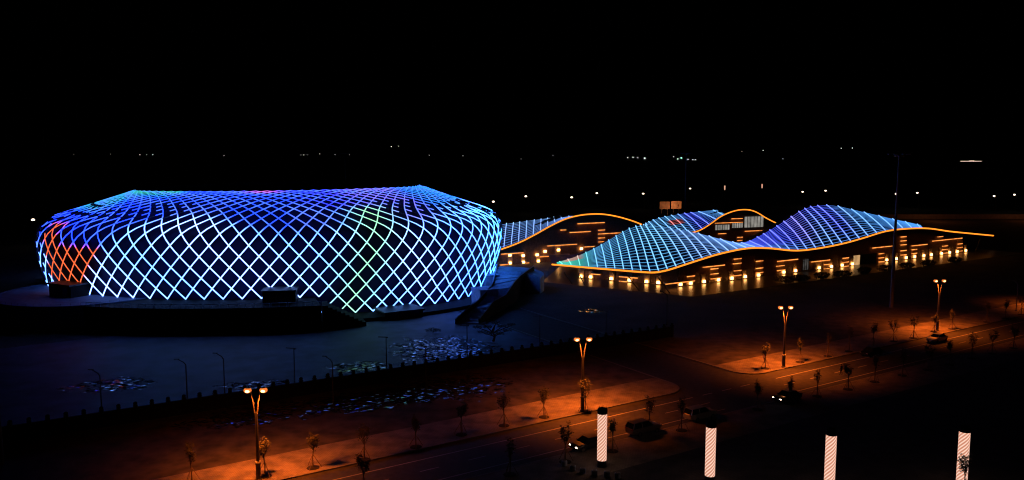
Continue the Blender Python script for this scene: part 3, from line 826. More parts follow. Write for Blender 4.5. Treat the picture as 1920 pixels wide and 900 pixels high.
panel(thB, rootB, FB0, FB1, 1339, 1366, 420.5, 'window', M_win, .06, 432, 6)
panel(thB, rootB, FB0, FB1, 1370, 1391, 417.5, 'window', M_win, .06, 428, 5)
panel(thB, rootB, FB0, FB1, 1393, 1429, 405, 'window', M_win, .06, 427, 6)

# --- pavilion C, left, half hidden behind the arena
edgeC = [(880, 482), (900, 478), (940, 467.5), (977, 453.5), (1007, 438), (1033, 423.5), (1060, 411), (1087, 404), (1113, 401.5), (1132, 402), (1156, 406), (1183, 413.5), (1203, 421)]
pairsC = [(880, 885, 428), (900, 905, 425), (940, 945, 421), (960, 964, 419), (977, 979, 417), (989, 991, 415), (1003, 1005, 413.5), (1033, 1032, 410), (1050, 1046, 407.5), (1060, 1057, 406.5), (1080, 1077, 405), (1100, 1100, 401.8), (1132, 1132, 401.3), (1203, 1203, 420.5)]
PC, QC = (-8.0, 238.0), (45.0, 266.0)
YC = lambda px: on_line(px, 430, PC, QC).y
dYC = lambda fx: interp(fx, [(880, 26), (1000, 26), (1060, 18), (1100, 12), (1203, 12)])[0]
def colC(p, fx, v): return mix3((.14, .34, 1.05), (.18, .45, 1.1), v)
thC, rootC, SC = pav_roof('wave_roof_pavilion', 'left rear pavilion with amber arch, its blue roof half hidden behind the arena', edgeC, pairsC, YC, dYC, [890+i*13.7 for i in range(14)], 11, colC, 880, 1203, .21)
SCc = [SC(880+323*i/120, v) for i in range(121) for v in (0, .15, .3)]
def topC(x, y): return min(SCc, key=lambda p: (p.x-x)**2+(p.y-y)**2).z-.5
FC0, FC1 = (-9.0, 243.5), (44.0, 270.5)
facade(thC, rootC, FC0, FC1, SC, None, 50, 8, ztopf=topC)
bars(thC, rootC, FC0, FC1, z4([(680, 224, 870, 212), (560, 268, 600, 264), (625, 286, 772, 274), (825, 268, 872, 265), (825, 297, 1000, 282), (825, 323, 872, 320), (825, 350, 872, 347), (468, 381, 675, 363), (725, 388, 840, 376), (415, 458, 622, 438), (145, 436, 300, 425), (290, 500, 340, 496), (135, 512, 205, 507)], 900), .13)
pilasters(thC, rootC, FC0, FC1, [(1120, 1132.5, 430, 470), (1040, 1050, 460, 490), (952, 960, 476, 492)])
uplights(thC, rootC, FC0, FC1, [955, 980, 1008, 1044])
for px, py in ((955, 478), (980, 479), (1006, 477.5), (1021, 471), (1046, 468.5), (1089, 466)):
    p = on_line(px, py, FC0, FC1); en, nC = facing(FC0, FC1)
    b = MB(); q = p+nC*.4; b.box(q, (.9, .3, .7), math.atan2(en.y, en.x)); o = b.build('wall_lamp', emit('upper_lamp', (1, .55, .2), 1.8) if False else M_upl, thC); o.location = -rootC

# forecourt paving in front of the pavilions
struct(sheet('forecourt', [Vector((8, 214, 0)), Vector((44, 192, 0)), Vector((178, 276, 0)), Vector((160, 300, 0)), Vector((44, 230, 0)), Vector((15, 245, 0))], .02, M_forec))

# ------------------------------------------------------------------ street lamps
def streetlamp():
    t = empty('street_lamp')
    b = MB(); b.lathe([(.34, 0), (.34, .15), (.26, .2), (.26, 1.75), (.30, 1.8), (.30, 1.95), (.19, 2.0), (.14, 7.5)], 12); b.build('pole', M_darkpole, t)
    for s in (-1, 1):
        b = MB(); b.tube([(s*.08, 0, 6.9), (s*.13, 0, 7.6), (s*.24, 0, 8.6), (s*.42, 0, 9.5), (s*.56, 0, 9.9)], [.08, .075, .065, .055, .05], 8)
        a = b.build('arm', M_pole, t, smooth=True)
        b = MB(); b.box((s*.80, .08, 10.16), (.5, .36, .08), 0, 0, .6); h = b.build('lamp_head', M_darkpole, a)
        b = MB(); b.ball((s*.82, -.03, 9.84), .24, 12, 0, (1.2, 1.1, .8)); b.build('bulb', M_sod, a, smooth=True)
        b = MB(); b.ball((s*.83, .06, 9.88), .37, 14, 0, (1.15, .8, .8)); b.build('lens', M_haloglow, a, smooth=True)  # glowing ball that stands in for the halo round the bulb
    b = MB(); b.lathe([(.275, 1.98), (.275, 2.12)], 12); b.build('collar', M_paint, t)
    return t
SOD = (1.0, .16, .013)
lampP = [(G(485, 903), 'leftmost'), (G(1092, 772), 'second from left'), (G(1469, 690), 'third from left'), (G(1757, 621), 'rightmost in view')]
LN = streetlamp(); LGR = 'double headed street lamps along the far pavement'
desc = ['lit double headed street lamp nearest the camera at lower left', 'lit double headed street lamp beside the middle of the road above the striped pillar', 'lit double headed street lamp at the corner past the side road near the walking person', 'lit double headed street lamp farthest right, behind the white sedan']
lampo = []
for i, (p, _) in enumerate(lampP):
    o = LN if i == 0 else dup(LN, (0, 0, 0))
    o.location = (p.x, p.y, KH); o.rotation_euler = (0, 0, math.radians(3)); tag(o, desc[i], 'street lamp', LGR); lampo.append(o)
for i, (p, _) in enumerate(lampP):
    for s in (-1, 1):
        L = D.lights.new('sodium_light', 'SPOT'); L.energy = [6800, 6800, 7600, 6400][i]; L.color = SOD; L.shadow_soft_size = .2
        L.spot_size = math.radians(148); L.spot_blend = 1.0
        lo = D.objects.new('sodium_light', L); col.objects.link(lo); lo.parent = lampo[i]; lo.location = (s*.92, 0, 9.45); lo.rotation_euler = (math.radians(10), 0, 0)
# light of one more lamp of the row out of frame at each end
for s_, t_, en in ((145, .6, 4500),):
    p = RP(s_, t_); o = dup(LN, (p.x, p.y, KH), .05)
    tag(o, 'double headed street lamp standing beyond the edge of the photo', 'street lamp', LGR)
    L = D.lights.new('sodium_light', 'SPOT'); L.energy = en*2; L.color = SOD; L.shadow_soft_size = .2; L.spot_size = math.radians(130); L.spot_blend = .8
    lo = D.objects.new('sodium_light', L); col.objects.link(lo); lo.parent = o; lo.location = (0, 0, 9.4)

# ------------------------------------------------------------------ saplings
def sapling(seed, h=4.1, leaves=420, spread=.75, full=1.0):
    R = random.Random(seed); t = empty('sapling')
    b = MB(); top = Vector((R.uniform(-.12, .12), R.uniform(-.12, .12), h*.62))
    b.tube([(0, 0, 0), (R.uniform(-.05, .05), 0, h*.3), top], [.075, .06, .045], 7)
    tips = []
    for k in range(6):
        a = R.uniform(0, 2*PI); r = R.uniform(.3, 1)*spread; z = R.uniform(.72, 1.0)*h
        st_ = Vector((0, 0, h*R.uniform(.42, .60))); en = Vector((r*math.cos(a), r*math.sin(a), z)); md = st_.lerp(en, .5)+Vector((.1*math.cos(a), .1*math.sin(a), -.05))
        b.tube([st_, md, en], [.035, .026, .012], 5); tips += [md, en, st_.lerp(en, .75), en+Vector((R.uniform(-.2, .2), R.uniform(-.2, .2), .15))]
    tips.append(top+Vector((0, 0, .5)))
    b.build('trunk', M_bark, t)
    b = MB()
    for k in range(int(leaves*full)):
        c = R.choice(tips)+Vector((R.gauss(0, .17), R.gauss(0, .17), R.gauss(0, .20))); s = R.uniform(.09, .17)
        M3 = Matrix.Rotation(R.uniform(0, 6.3), 3, 'Z') @ Matrix.Rotation(R.uniform(-1, 1), 3, 'X')
        b.add([c+M3 @ Vector(q) for q in ((-s, 0, 0), (0, -s*.5, .02), (s, 0, 0), (0, s*.5, .02))], [(0, 1, 2, 3)])
    b.build('foliage', M_leaf, t)
    for k in range(3):
        a = 2*PI*k/3+.5; b = MB(); b.tube([(.95*math.cos(a), .95*math.sin(a), 0), (.06*math.cos(a), .06*math.sin(a), h*.38)], .032, 5); b.build('stake', M_wood, t)
    b = MB(); b.lathe([(.72, 0), (.66, .05), (.2, .10)], 14); b.build('soil_ring', M_soil, t)
    return t
protos = [sapling(1), sapling(2, 4.3, 460, .6), sapling(3, 3.9, 360, .8), sapling(5, 3.6, 380, .38), sapling(8, 4.0, 200, .5)]
for i, p in enumerate(protos): p.location = (0, -40-3*i, 0)
used = set()
farS = [(360, 905, 1), (497, 893, 0), (587, 877, 0), (683, 862, 2), (780, 838, 3), (865, 815, 1), (945, 798, 0), (1020, 782, 2), (1097, 771, 2),
        (1435, 691, 0), (1500, 679, 3), (1552, 668, 4), (1592, 659, 4), (1637, 650, 1), (1675, 640, 2), (1713, 634, 2), (1752, 622, 3), (1785, 617, 3), (1850, 604, 4), (1885, 597, 1), (1915, 590, 2)]
nearS = [(683, 925, 1), (956, 890, 4), (1060, 866, 0), (1148, 846, 1), (1217, 806, 2), (1278, 807, 4), (1420, 768, 3), (1480, 757, 3), (1532, 743, 4), (1590, 730, 1), (1640, 716, 4), (1692, 704, 4), (1740, 694, 0), (1780, 684, 1), (1822, 672, 2), (1860, 663, 1), (1900, 653, 0)]
words = ['first', 'second', 'third', 'fourth', 'fifth', 'sixth', 'seventh', 'eighth', 'ninth', 'tenth', 'eleventh', 'twelfth', 'thirteenth', 'fourteenth', 'fifteenth', 'sixteenth', 'seventeenth', 'eighteenth', 'nineteenth', 'twentieth', 'twenty-first', 'twenty-second', 'twenty-third', 'twenty-fourth', 'twenty-fifth', 'twenty-sixth', 'twenty-seventh', 'twenty-eighth']
def ORD(i): return words[i] if i < len(words) else ['twenty-ninth', 'thirtieth', 'thirty-first', 'thirty-second', 'thirty-third', 'thirty-fourth', 'thirty-fifth', 'thirty-sixth', 'thirty-seventh', 'thirty-eighth', 'thirty-ninth', 'fortieth'][i-len(words)]
def plant(lst, lab, grp, kh=KH):
    for i, (x, y, k) in enumerate(lst):
        p = G(x, y, kh); pr_ = protos[k]
        if k not in used: o = pr_; used.add(k); o.location = p; o.rotation_euler = (0, 0, random.uniform(0, 6.2))
        else: o = dup(pr_, p, random.uniform(0, 6.2), (1, 1, random.uniform(.93, 1.08)))
        tag(o, lab % words[i], 'sapling', grp)
plant(farS, 'staked sapling on the far pavement, %s in that row from the left', 'staked saplings along the far pavement')
plant(nearS, 'dark staked sapling at the near kerb, %s in that row from the left', 'staked saplings along the near pavement')
p = G(1808, 925, KH)
o = dup(protos[0], p, 1.0); tag(o, 'dark sapling in front of the rightmost striped light pillar', 'sapling')
# bonsai-like layered tree left of the stair foot
t = empty('cloud_pruned_tree', G(925, 640)); tag(t, 'dark tree with flat layered foliage pads beside the foot of the blue staircase', 'tree')
b = MB(); b.tube([(0, 0, 0), (.3, 0, 1.0), (-.2, .1, 2.0), (.4, 0, 3.2)], [.25, .2, .15, .08], 8)
pads = [(-2.2, 0, 1.7), (-1.1, .3, 2.6), (.4, 0, 3.4), (1.6, .2, 2.7), (2.6, 0, 2.0), (-3.0, .2, 2.6), (1.2, -.4, 1.5), (-.6, -.4, 1.6), (3.4, .2, 3.0), (-1.8, 0, 3.3)]
for q in pads: b.tube([(0, 0, min(1.6, q[2]*.6)), q], [.10, .05], 5)
b.build('trunk', M_bark, t)
b = MB()
for q in pads:
    for k in range(260):
        a = random.uniform(0, 6.3); r = math.sqrt(random.random()); c = Vector(q)+Vector((r*.85*math.cos(a), r*.7*math.sin(a), random.gauss(.1, .12))); s = random.uniform(.07, .14)
        M3 = Matrix.Rotation(random.uniform(0, 6.3), 3, 'Z') @ Matrix.Rotation(random.uniform(-.7, .7), 3, 'X')
        b.add([c+M3 @ Vector(z) for z in ((-s, 0, 0), (0, -s*.6, .02), (s, 0, 0), (0, s*.6, .02))], [(0, 1, 2, 3)])
b.build('foliage', M_leaf, t)
t = empty('shrub', G(812, 624)); tag(t, 'small dark shrub at the right end of the arena plinth', 'shrub')
b = MB()
for k in range(500):
    a = random.uniform(0, 6.3); r = math.sqrt(random.random()); c = Vector((r*1.6*math.cos(a), r*.8*math.sin(a), .25+random.random()*.9*(1-r*.5))); s = random.uniform(.07, .14)
    M3 = Matrix.Rotation(random.uniform(0, 6.3), 3, 'Z') @ Matrix.Rotation(random.uniform(-1, 1), 3, 'X')
    b.add([c+M3 @ Vector(z) for z in ((-s, 0, 0), (0, -s*.6, .02), (s, 0, 0), (0, s*.6, .02))], [(0, 1, 2, 3)])
b.build('foliage', M_leaf, t)
b = MB(); 
for k in range(5): b.tube([(0, 0, 0), (math.cos(k*1.3)*.7, math.sin(k*1.3)*.4, .8)], .03, 5)
b.build('stem', M_bark, t)
# dark clipped bushes in front of pavilion A
bush = [(1470, 530), (1500, 527), (1540, 522), (1580, 519), (1620, 512), (1660, 508), (1700, 503), (1740, 498), (1790, 492)]
bp = None
for i, (x, y) in enumerate(bush):
    p = G(x, y)
    if bp is None:
        bp = empty('bush'); b = MB()
        for k in range(1400):
            v = Vector((random.gauss(0, 1), random.gauss(0, 1), random.gauss(0, 1))).normalized()*random.uniform(.6, 1.05); c = Vector((v.x*3.2, v.y*1.6, .9+v.z*.95)); s = random.uniform(.12, .24)
            M3 = Matrix.Rotation(random.uniform(0, 6.3), 3, 'Z') @ Matrix.Rotation(random.uniform(-1, 1), 3, 'X')
            b.add([c+M3 @ Vector(z) for z in ((-s, 0, 0), (0, -s*.6, .02), (s, 0, 0), (0, s*.6, .02))], [(0, 1, 2, 3)])
        b.build('foliage', M_leaf, bp)
        b = MB()
        for k in range(6): b.tube([(k*.8-2, 0, 0), (k*1.0-2.4, .2, 1.3)], .05, 5)
        b.build('stem', M_bark, bp); o = bp; o.location = p
    else: o = dup(bp, p, .5+random.uniform(-.3, .3))
    tag(o, 'dark bush in front of the long pavilion, %s of the row from the left' % words[i], 'bush', 'dark bushes in front of the long pavilion')

# ------------------------------------------------------------------ boundary wall with knobbed pillars
A_ = G(440, 764); B_ = G(960, 681); we = (B_-A_).normalized(); wn = Vector((-we.y, we.x, 0))
wa = A_-we*42; wb = B_+we*36; wl = (wb-wa).length
wt = empty('boundary_wall', wa, math.atan2(we.y, we.x)); tag(wt, 'long dark boundary wall topped by a row of round pillar caps below the arena', 'wall')
b = MB(); b.box((wl/2, .6, .95), (wl, .24, 1.9)); b.box((wl/2, .6, 1.95), (wl+.1, .34, .1)); b.build('wall_panel', M_black, wt)
n = int(wl/1.95)
for i in range(n+1):
    b = MB(); x = wl*i/n; b.box((x, .6, 1.1), (.42, .42, 2.2)); b.box((x, .6, 2.24), (.54, .54, .1)); b.ball((x, .6, 2.5), .27, 10, 0, (1, 1, .85)); b.build('pillar', M_black, wt)

# ------------------------------------------------------------------ unlit path lamps
def pathlamp(h, bent):
    t = empty('path_lamp')
    b = MB(); b.lathe([(.16, 0), (.16, .3), (.09, .35), (.07, h)], 8); b.build('pole', M_darkpole, t)
    b = MB()
    if bent: b.tube([(0, 0, h-.1), (-.25, 0, h+.25), (-.95, 0, h+.65)], [.08, .08, .06], 6); b.box((-1.15, 0, h+.72), (.7, .25, .1), 0)
    else: b.box((-.5, 0, h+.08), (1.5, .28, .12), 0); b.box((.2, 0, h+.02), (.25, .25, .2), 0)
    b.build('lamp_head', M_darkpole, t)
    return t
pb, ps = pathlamp(6.2, True), pathlamp(5.6, False)
plist = [(192, 790, 1, 1, 'behind the wall near the left edge'), (352, 765, 1, 1, 'left of the nearest street lamp, taller one'), (422, 752, 1, 1, 'just left of the nearest street lamp'), (625, 760, 1, 1, 'rising past the wall right of the nearest street lamp'), (799, 728, 1, 1, 'crossing the wall above the blue glitter'),
         (553, 722, 0, 0, 'behind the wall left of centre'), (725, 697, 0, 0, 'behind the wall below the lowest lattice points'), (876, 671, 0, 0, 'behind the wall at the foot of the blue staircase'), (1012, 650, 0, 0, 'on dark ground right of the layered tree'), (1250, 610, 1, 0, 'in front of the long pavilion corner'), (1136, 640, 0, 0, 'between the staircase and the side road')]
ub = us = False
for x, y, k, _, lab in plist:
    src = pb if k else ps; p = G(x, y)
    if k and not ub: o = src; ub = True
    elif not k and not us: o = src; us = True
    else: o = dup(src, p)
    o.location = p; o.rotation_euler = (0, 0, random.uniform(-.3, .3))
    tag(o, 'unlit dark %s lamp %s' % ('bent arm' if k else 'flat headed', lab), 'path lamp', 'unlit lamps around the arena grounds')
o = dup(pb, G(1905, 584), .2); tag(o, 'pale bent arm lamp at the right edge catching orange light', 'path lamp')
for c in [q for q in D.objects if q.parent is o]:
    c.data = c.data.copy(); c.data.materials.clear(); c.data.materials.append(M_pole)

# ------------------------------------------------------------------ high masts
M_mast = mat('galvanised_mast', (.12, .12, .13), .5, .1)
def mast(h):
    t = empty('high_mast')
    b = MB(); b.tube([(0, 0, 0), (0, 0, h*.5), (0, 0, h)], [.42, .30, .16], 12); b.build('pole', M_mast, t)
    b = MB(); b.lathe([(1.0, h-.2), (1.1, h-.05), (1.0, h+.1)], 16)
    for k in range(8):
        a = PI*k/4; b.tube([(0, 0, h), (1.9*math.cos(a), 1.9*math.sin(a), h+.3)], .06, 5); b.box((2.1*math.cos(a), 2.1*math.sin(a), h+.3), (.7, .5, .25), a)
    b.build('lamp_crown', M_mast, t)
    return t
mm = mast(34.2); mm.location = G(1671, 578); tag(mm, 'tall unlit high mast crossing the right end of the long pavilion roof', 'mast', 'unlit high masts')
o = dup(mm, Vector((72.5, 335, 0))); tag(o, 'tall unlit high mast rising beside the billboards', 'mast', 'unlit high masts')
o = dup(mm, Vector((-80, 385, 0))); tag(o, 'tall unlit high mast rising behind the arena roof', 'mast', 'unlit high masts')
t = empty('tall_lamp', G(4, 872)); tag(t, 'tall lamp post at the left edge with a bluish arm lamp on top', 'lamp post')
b = MB(); b.tube([(0, 0, 0), (0, 0, 20), (0, 0, 34)], [.22, .16, .10], 8); b.build('pole', M_pole, t)
b = MB(); b.tube([(0, 0, 33.9), (.4, 0, 34.2), (.9, 0, 34.5)], .06, 6); b.build('arm', M_pole, t)
b = MB(); b.box((1.15, 0, 34.75), (.75, .3, .1), 0, 0, .8); b.build('lamp_head', emit('bluish_lamp', (.55, .70, 1.0), .5), t)

# ------------------------------------------------------------------ light pillars
def diag_emit():
    m = D.materials.new('striped_light'); m.use_nodes = True; t = m.node_tree; t.nodes.remove(t.nodes['Principled BSDF'])
    e = t.nodes.new('ShaderNodeEmission'); tc = t.nodes.new('ShaderNodeTexCoord'); sep = t.nodes.new('ShaderNodeSeparateXYZ')
    t.links.new(tc.outputs['Object'], sep.inputs[0])
    at2 = t.nodes.new('ShaderNodeMath'); at2.operation = 'ARCTAN2'; t.links.new(sep.outputs[1], at2.inputs[0]); t.links.new(sep.outputs[0], at2.inputs[1])
    a = t.nodes.new('ShaderNodeMath'); a.operation = 'MULTIPLY_ADD'; t.links.new(sep.outputs[2], a.inputs[0]); a.inputs[1].default_value = 2*PI*2.55
    k = t.nodes.new('ShaderNodeMath'); k.operation = 'MULTIPLY'; t.links.new(at2.outputs[0], k.inputs[0]); k.inputs[1].default_value = -9.0
    t.links.new(k.outputs[0], a.inputs[2])
    s = t.nodes.new('ShaderNodeMath'); s.operation = 'SINE'; t.links.new(a.outputs[0], s.inputs[0])
    r = t.nodes.new('ShaderNodeMapRange'); r.inputs[1].default_value = -.6; r.inputs[2].default_value = .8; t.links.new(s.outputs[0], r.inputs[0])
    mx = t.nodes.new('ShaderNodeMix'); mx.data_type = 'RGBA'; mx.inputs[6].default_value = (.66, .24, .14, 1); mx.inputs[7].default_value = (1.0, .68, .54, 1)
    t.links.new(r.outputs[0], mx.inputs[0]); t.links.new(mx.outputs[2], e.inputs[0]); e.inputs[1].default_value = 1.0
    t.links.new(e.outputs[0], t.nodes['Material Output'].inputs[0]); return m
M_str = diag_emit()
t0 = empty('light_pillar')
b = MB(); b.lathe([(.56, 0), (.56, .06), (.50, .08), (.50, .72)], 28); b.build('base', M_darkpole, t0)
b = MB(); b.lathe([(.53, .72), (.53, 6.05)], 36); b.build('light_panel', M_str, t0, smooth=False)
b = MB(); b.lathe([(.56, 6.05), (.56, 6.5), (.5, 6.62)], 28)
for k in range(5): b.tube([(.4*math.cos(k*1.3), .4*math.sin(k*1.3), 6.6), (.4*math.cos(k*1.3), .4*math.sin(k*1.3), 6.85)], .03, 4)
b.build('cap', M_black, t0)
def zat(px, pytop, ztop): 
    q = G(px, pytop, ztop); return q
for i, (x, y, lab) in enumerate([(1129.5, 775, 'lit striped light pillar standing nearest the road, fully in view'), (1333.5, 800, 'lit striped light pillar cut by the bottom edge, second from left'), (1559, 815, 'lit striped light pillar cut by the bottom edge, second from right'), (1809, 809, 'rightmost lit striped light pillar with a sapling in front of it')]):
    q = G(x, y, 6.05+KH); o = t0 if i == 0 else dup(t0, (0, 0, 0)); o.location = (q.x, q.y, KH); tag(o, lab, 'light pillar', 'striped light pillars on the plaza')
# stone bollards
bd = empty('stone_bollard'); b = MB(); b.lathe([(.30, 0), (.33, .06), (.33, .50), (.29, .58)], 18); b.build('body', M_stair, bd); b = MB(); b.lathe([(.24, .582), (.22, .61)], 18); b.build('cap', M_kerb, bd)
for i, (x, y) in enumerate([(1058, 873), (1074, 882), (1092.5, 887), (1114.5, 891), (1138, 893), (1158, 896)]):
    p = G(x, y, KH); o = bd if i == 0 else dup(bd, p); o.location = p
    tag(o, 'squat round stone bollard by the nearest light pillar, %s from the left' % words[i], 'bollard', 'stone bollards by the nearest light pillar')

# ------------------------------------------------------------------ cars
def car(body_m, loc, rz, label, kind='sedan', head=0.0, tail=0.0, group='cars on the road'):
    t = empty('car', loc, rz)
    glass = M_glass
    if kind == 'sedan': sec = [(-2.35, .55, .72, 0), (-2.2, .35, .92, 0), (-1.55, .30, .98, 0), (-.95, .28, 1.0, 1.40), (.35, .28, .98, 1.44), (1.05, .28, .95, 0), (1.9, .30, .86, 0), (2.3, .38, .70, 0), (2.38, .5, .62, 0)]
    else: sec = [(-2.45, .5, 1.0, 0), (-2.35, .38, 1.12, 1.5), (-1.7, .32, 1.12, 1.78), (.2, .30, 1.12, 1.80), (.85, .30, 1.10, 0), (1.9, .32, 1.04, 0), (2.35, .42, .85, 0), (2.42, .52, .75, 0)]
    b = MB(); rows = []
    for x, zb, zt, _ in sec:
        hw = .90 if abs(x) < 2.0 else .80 if abs(x) < 2.33 else .68
        rows.append([Vector(q) for q in ((x, -hw*.92, zb), (x, -hw, zb+.2), (x, -hw*.99, (zb+zt)/2), (x, -hw*.93, zt-.05), (x, -hw*.8, zt), (x, hw*.8, zt), (x, hw*.93, zt-.05), (x, hw*.99, (zb+zt)/2), (x, hw, zb+.2), (x, hw*.92, zb))])
    b.grid(rows, closed=True); b.add(rows[0], [tuple(range(10))]); b.add(rows[-1], [tuple(range(9, -1, -1))])
    bo = b.build('body', body_m, t, smooth=False)
    # cabin
    if kind == 'sedan': x0, x1, x2, x3, zt, zb = -1.75, -1.0, .40, 1.15, 1.43, .93
    else: x0, x1, x2, x3, zt, zb = -2.38, -2.1, .25, .95, 1.74, 1.08
    b = MB(); b.add([(x0, -.78, zb), (x3, -.78, zb), (x3, .78, zb), (x0, .78, zb), (x1, -.60, zt-.03), (x2, -.60, zt-.03), (x2, .60, zt-.03), (x1, .60, zt-.03)], [(0, 1, 5, 4), (1, 2, 6, 5), (2, 3, 7, 6), (3, 0, 4, 7), (4, 5, 6, 7)]); b.build('window', glass, t)
    b = MB(); b.box(((x1+x2)/2, 0, zt), (x2-x1+.1, 1.22, .07), 0, 0, .94)
    for s in (-1, 1):
        for xa, xb in ((x0, x1), (x3, x2)): b.tube([(xa, s*.79, zb), (xb, s*.61, zt)], .045, 4)
        b.tube([((x1+x2)/2+.05, s*.79, zb), ((x1+x2)/2, s*.61, zt)], .04, 4)
    b.build('roof', body_m, t)
    for x in (-1.42, 1.42):
        for s in (-1, 1):
            b = MB(); n = 18; vs = []
            for y in (.70, .90):
                for k in range(n): vs.append((x+.33*math.cos(2*PI*k/n), s*y, .33+.33*math.sin(2*PI*k/n)))
            b.add(vs, [tuple(range(n)), tuple(range(2*n-1, n-1, -1))]+[(k, (k+1) % n, n+(k+1) % n, n+k) for k in range(n)]); wo = b.build('wheel', M_tyre, t)
            b = MB(); vs = [(x+.2*math.cos(2*PI*k/n), s*.905, .33+.2*math.sin(2*PI*k/n)) for k in range(n)]; b.add(vs, [tuple(range(n))]); b.build('rim', M_pole, wo)
    for s in (-1, 1):
        b = MB(); b.ball((2.27 if kind == 'sedan' else 2.33, s*.60, .66 if kind == 'sedan' else .85), .15, 10, 0, (.6, 1.2, .7)); b.build('headlight', emit('headlight', (1, .85, .6), head) if head else M_lens, t)
        b = MB(); b.box((-2.29 if kind == 'sedan' else -2.44, s*.62, .80 if kind == 'sedan' else 1.0), (.12, .26, .14)); b.build('tail_light', emit('tail_light', (1, .55, .3), tail) if tail else M_tail, t)
        b = MB(); b.box((.85, s*1.0, .98 if kind == 'sedan' else 1.2), (.14, .2, .12)); b.build('mirror', body_m, t)
    tag(t, label, 'car', group); return t
M_glass = mat('car_glass', (.02, .02, .025), .08, 0, .1, 1, 0, 1, .8)
M_tyre = mat('tyre', (.02, .02, .02), .9)
M_lens = mat('lens', (.5, .5, .5), .15, 0, .1)
M_tail = mat('tail_lens', (.25, .02, .02), .25, 0, .1)
def paint(n, c): 
    m = mat(n, c, .28, .3, .06, 1.0); m.node_tree.nodes['Principled BSDF'].inputs['Coat Weight'].default_value = .6; return m
P_bk = paint('black_paint', (.02, .02, .022)); P_w = paint('white_paint', (.75, .75, .72)); P_g = paint('grey_paint', (.14, .13, .13)); P_s = paint('silver_paint', (.35, .34, .33))
ra = math.atan2(e_.y, e_.x)
def carat(px, py, *a, **k):
    p = G(px, py, .02); return car(a[0], p, a[1], a[2], *a[3:], **k)
carat(1103, 840, P_bk, ra+PI, 'black car with bright headlights just left of the nearest light pillar', 'sedan', head=9.0)
carat(1207, 812, P_g, ra, 'dark grey hatchback parked at the near kerb right of the nearest light pillar', 'suv')
carat(1313, 785, P_s, ra, 'grey square backed off-road car with pale tailgate parked in the road', 'suv')
carat(1476, 751, P_bk, ra+PI, 'black car with two lit lamps stopped near the side road junction', 'sedan', head=7.0)
carat(1757, 640, P_w, ra+PI, 'white sedan stopped at the far kerb below the rightmost street lamp', 'sedan')
carat(1634, 666, P_bk, ra+PI, 'dark unlit sedan at the far kerb in the shade left of the white sedan', 'sedan')

# ------------------------------------------------------------------ people
def person(loc, rz, label, shirt, trousers, step=.25):
    t = empty('person', loc, rz)
    joints = dict(hip=(0, 0, .95), waist=(0, 0, 1.12), chest=(.02, 0, 1.36), neck=(.03, 0, 1.50), head=(.05, 0, 1.62), crown=(.04, 0, 1.74),
        sl=(.02, .19, 1.42), el=(-.06*1, .25, 1.15), wl=(.10, .25, .93), hl=(.14, .25, .84), sr=(.02, -.19, 1.42), er=(-.10, -.25, 1.16), wr=(-.02, -.26, .92), hr=(.0, -.26, .83),
        ll=(0, .09, .90), kl=(step*.6, .10, .50), al=(step, .10, .10), tl=(step+.18, .10, .05), lr=(0, -.09, .90), kr=(-step*.3, -.10, .50), ar=(-step, -.10, .12), tr=(-step+.16, -.10, .05))
    rad = dict(hip=.14, waist=.13, chest=.15, neck=.055, head=.095, crown=.07, sl=.065, el=.048, wl=.035, hl=.04, sr=.065, er=.048, wr=.035, hr=.04, ll=.09, kl=.065, al=.045, tl=.04, lr=.09, kr=.065, ar=.045, tr=.04)
    names = list(joints); idx = {n: i for i, n in enumerate(names)}
    ed = [('hip', 'waist'), ('waist', 'chest'), ('chest', 'neck'), ('neck', 'head'), ('head', 'crown'), ('chest', 'sl'), ('sl', 'el'), ('el', 'wl'), ('wl', 'hl'), ('chest', 'sr'), ('sr', 'er'), ('er', 'wr'), ('wr', 'hr'), ('hip', 'll'), ('ll', 'kl'), ('kl', 'al'), ('al', 'tl'), ('hip', 'lr'), ('lr', 'kr'), ('kr', 'ar'), ('ar', 'tr')]
    me = D.meshes.new('body'); me.from_pydata([joints[n] for n in names], [(idx[a], idx[c]) for a, c in ed], [])
    o = D.objects.new('body', me); col.objects.link(o); o.parent = t
    m = o.modifiers.new('skin', 'SKIN'); me.skin_vertices.new() if not me.skin_vertices else None
    for i, n in enumerate(names): me.skin_vertices[0].data[i].radius = (rad[n], rad[n])
    me.skin_vertices[0].data[idx['hip']].use_root = True
    o.modifiers.new('sub', 'SUBSURF').levels = 1; o.modifiers['sub'].render_levels = 2
    # clothing by height: shirt above the hip, trousers below, skin for head
    mm_ = D.materials.new('clothes'); mm_.use_nodes = True; nt_ = mm_.node_tree; bs = nt_.nodes['Principled BSDF']
    tc = nt_.nodes.new('ShaderNodeTexCoord'); sx = nt_.nodes.new('ShaderNodeSeparateXYZ'); cr = nt_.nodes.new('ShaderNodeValToRGB'); dv = nt_.nodes.new('ShaderNodeMath'); dv.operation = 'DIVIDE'; dv.inputs[1].default_value = 2
    nt_.links.new(tc.outputs['Object'], sx.inputs[0]); nt_.links.new(sx.outputs[2], dv.inputs[0]); nt_.links.new(dv.outputs[0], cr.inputs[0]); nt_.links.new(cr.outputs[0], bs.inputs['Base Color'])
    cr.color_ramp.interpolation = 'CONSTANT'; el = cr.color_ramp.elements; el[0].position = 0; el[0].color = (*trousers, 1); el[1].position = .475; el[1].color = (*shirt, 1)
    q = el.new(.755); q.color = (.35, .2, .14, 1); bs.inputs['Roughness'].default_value = .85
    me.materials.append(mm_)
    b = MB(); b.ball((.03, 0, 1.70), .115, 12, 0, (1, .95, .8)); b.build('hair', M_hair, t, smooth=True)
    tag(t, label, 'person'); return t
M_hair = mat('hair', (.02, .015, .012), .7)
person(G(1433, 681, KH), ra+PI, 'person in a pale top walking past the sapling left of the corner street lamp', (.55, .45, .42), (.08, .06, .06))
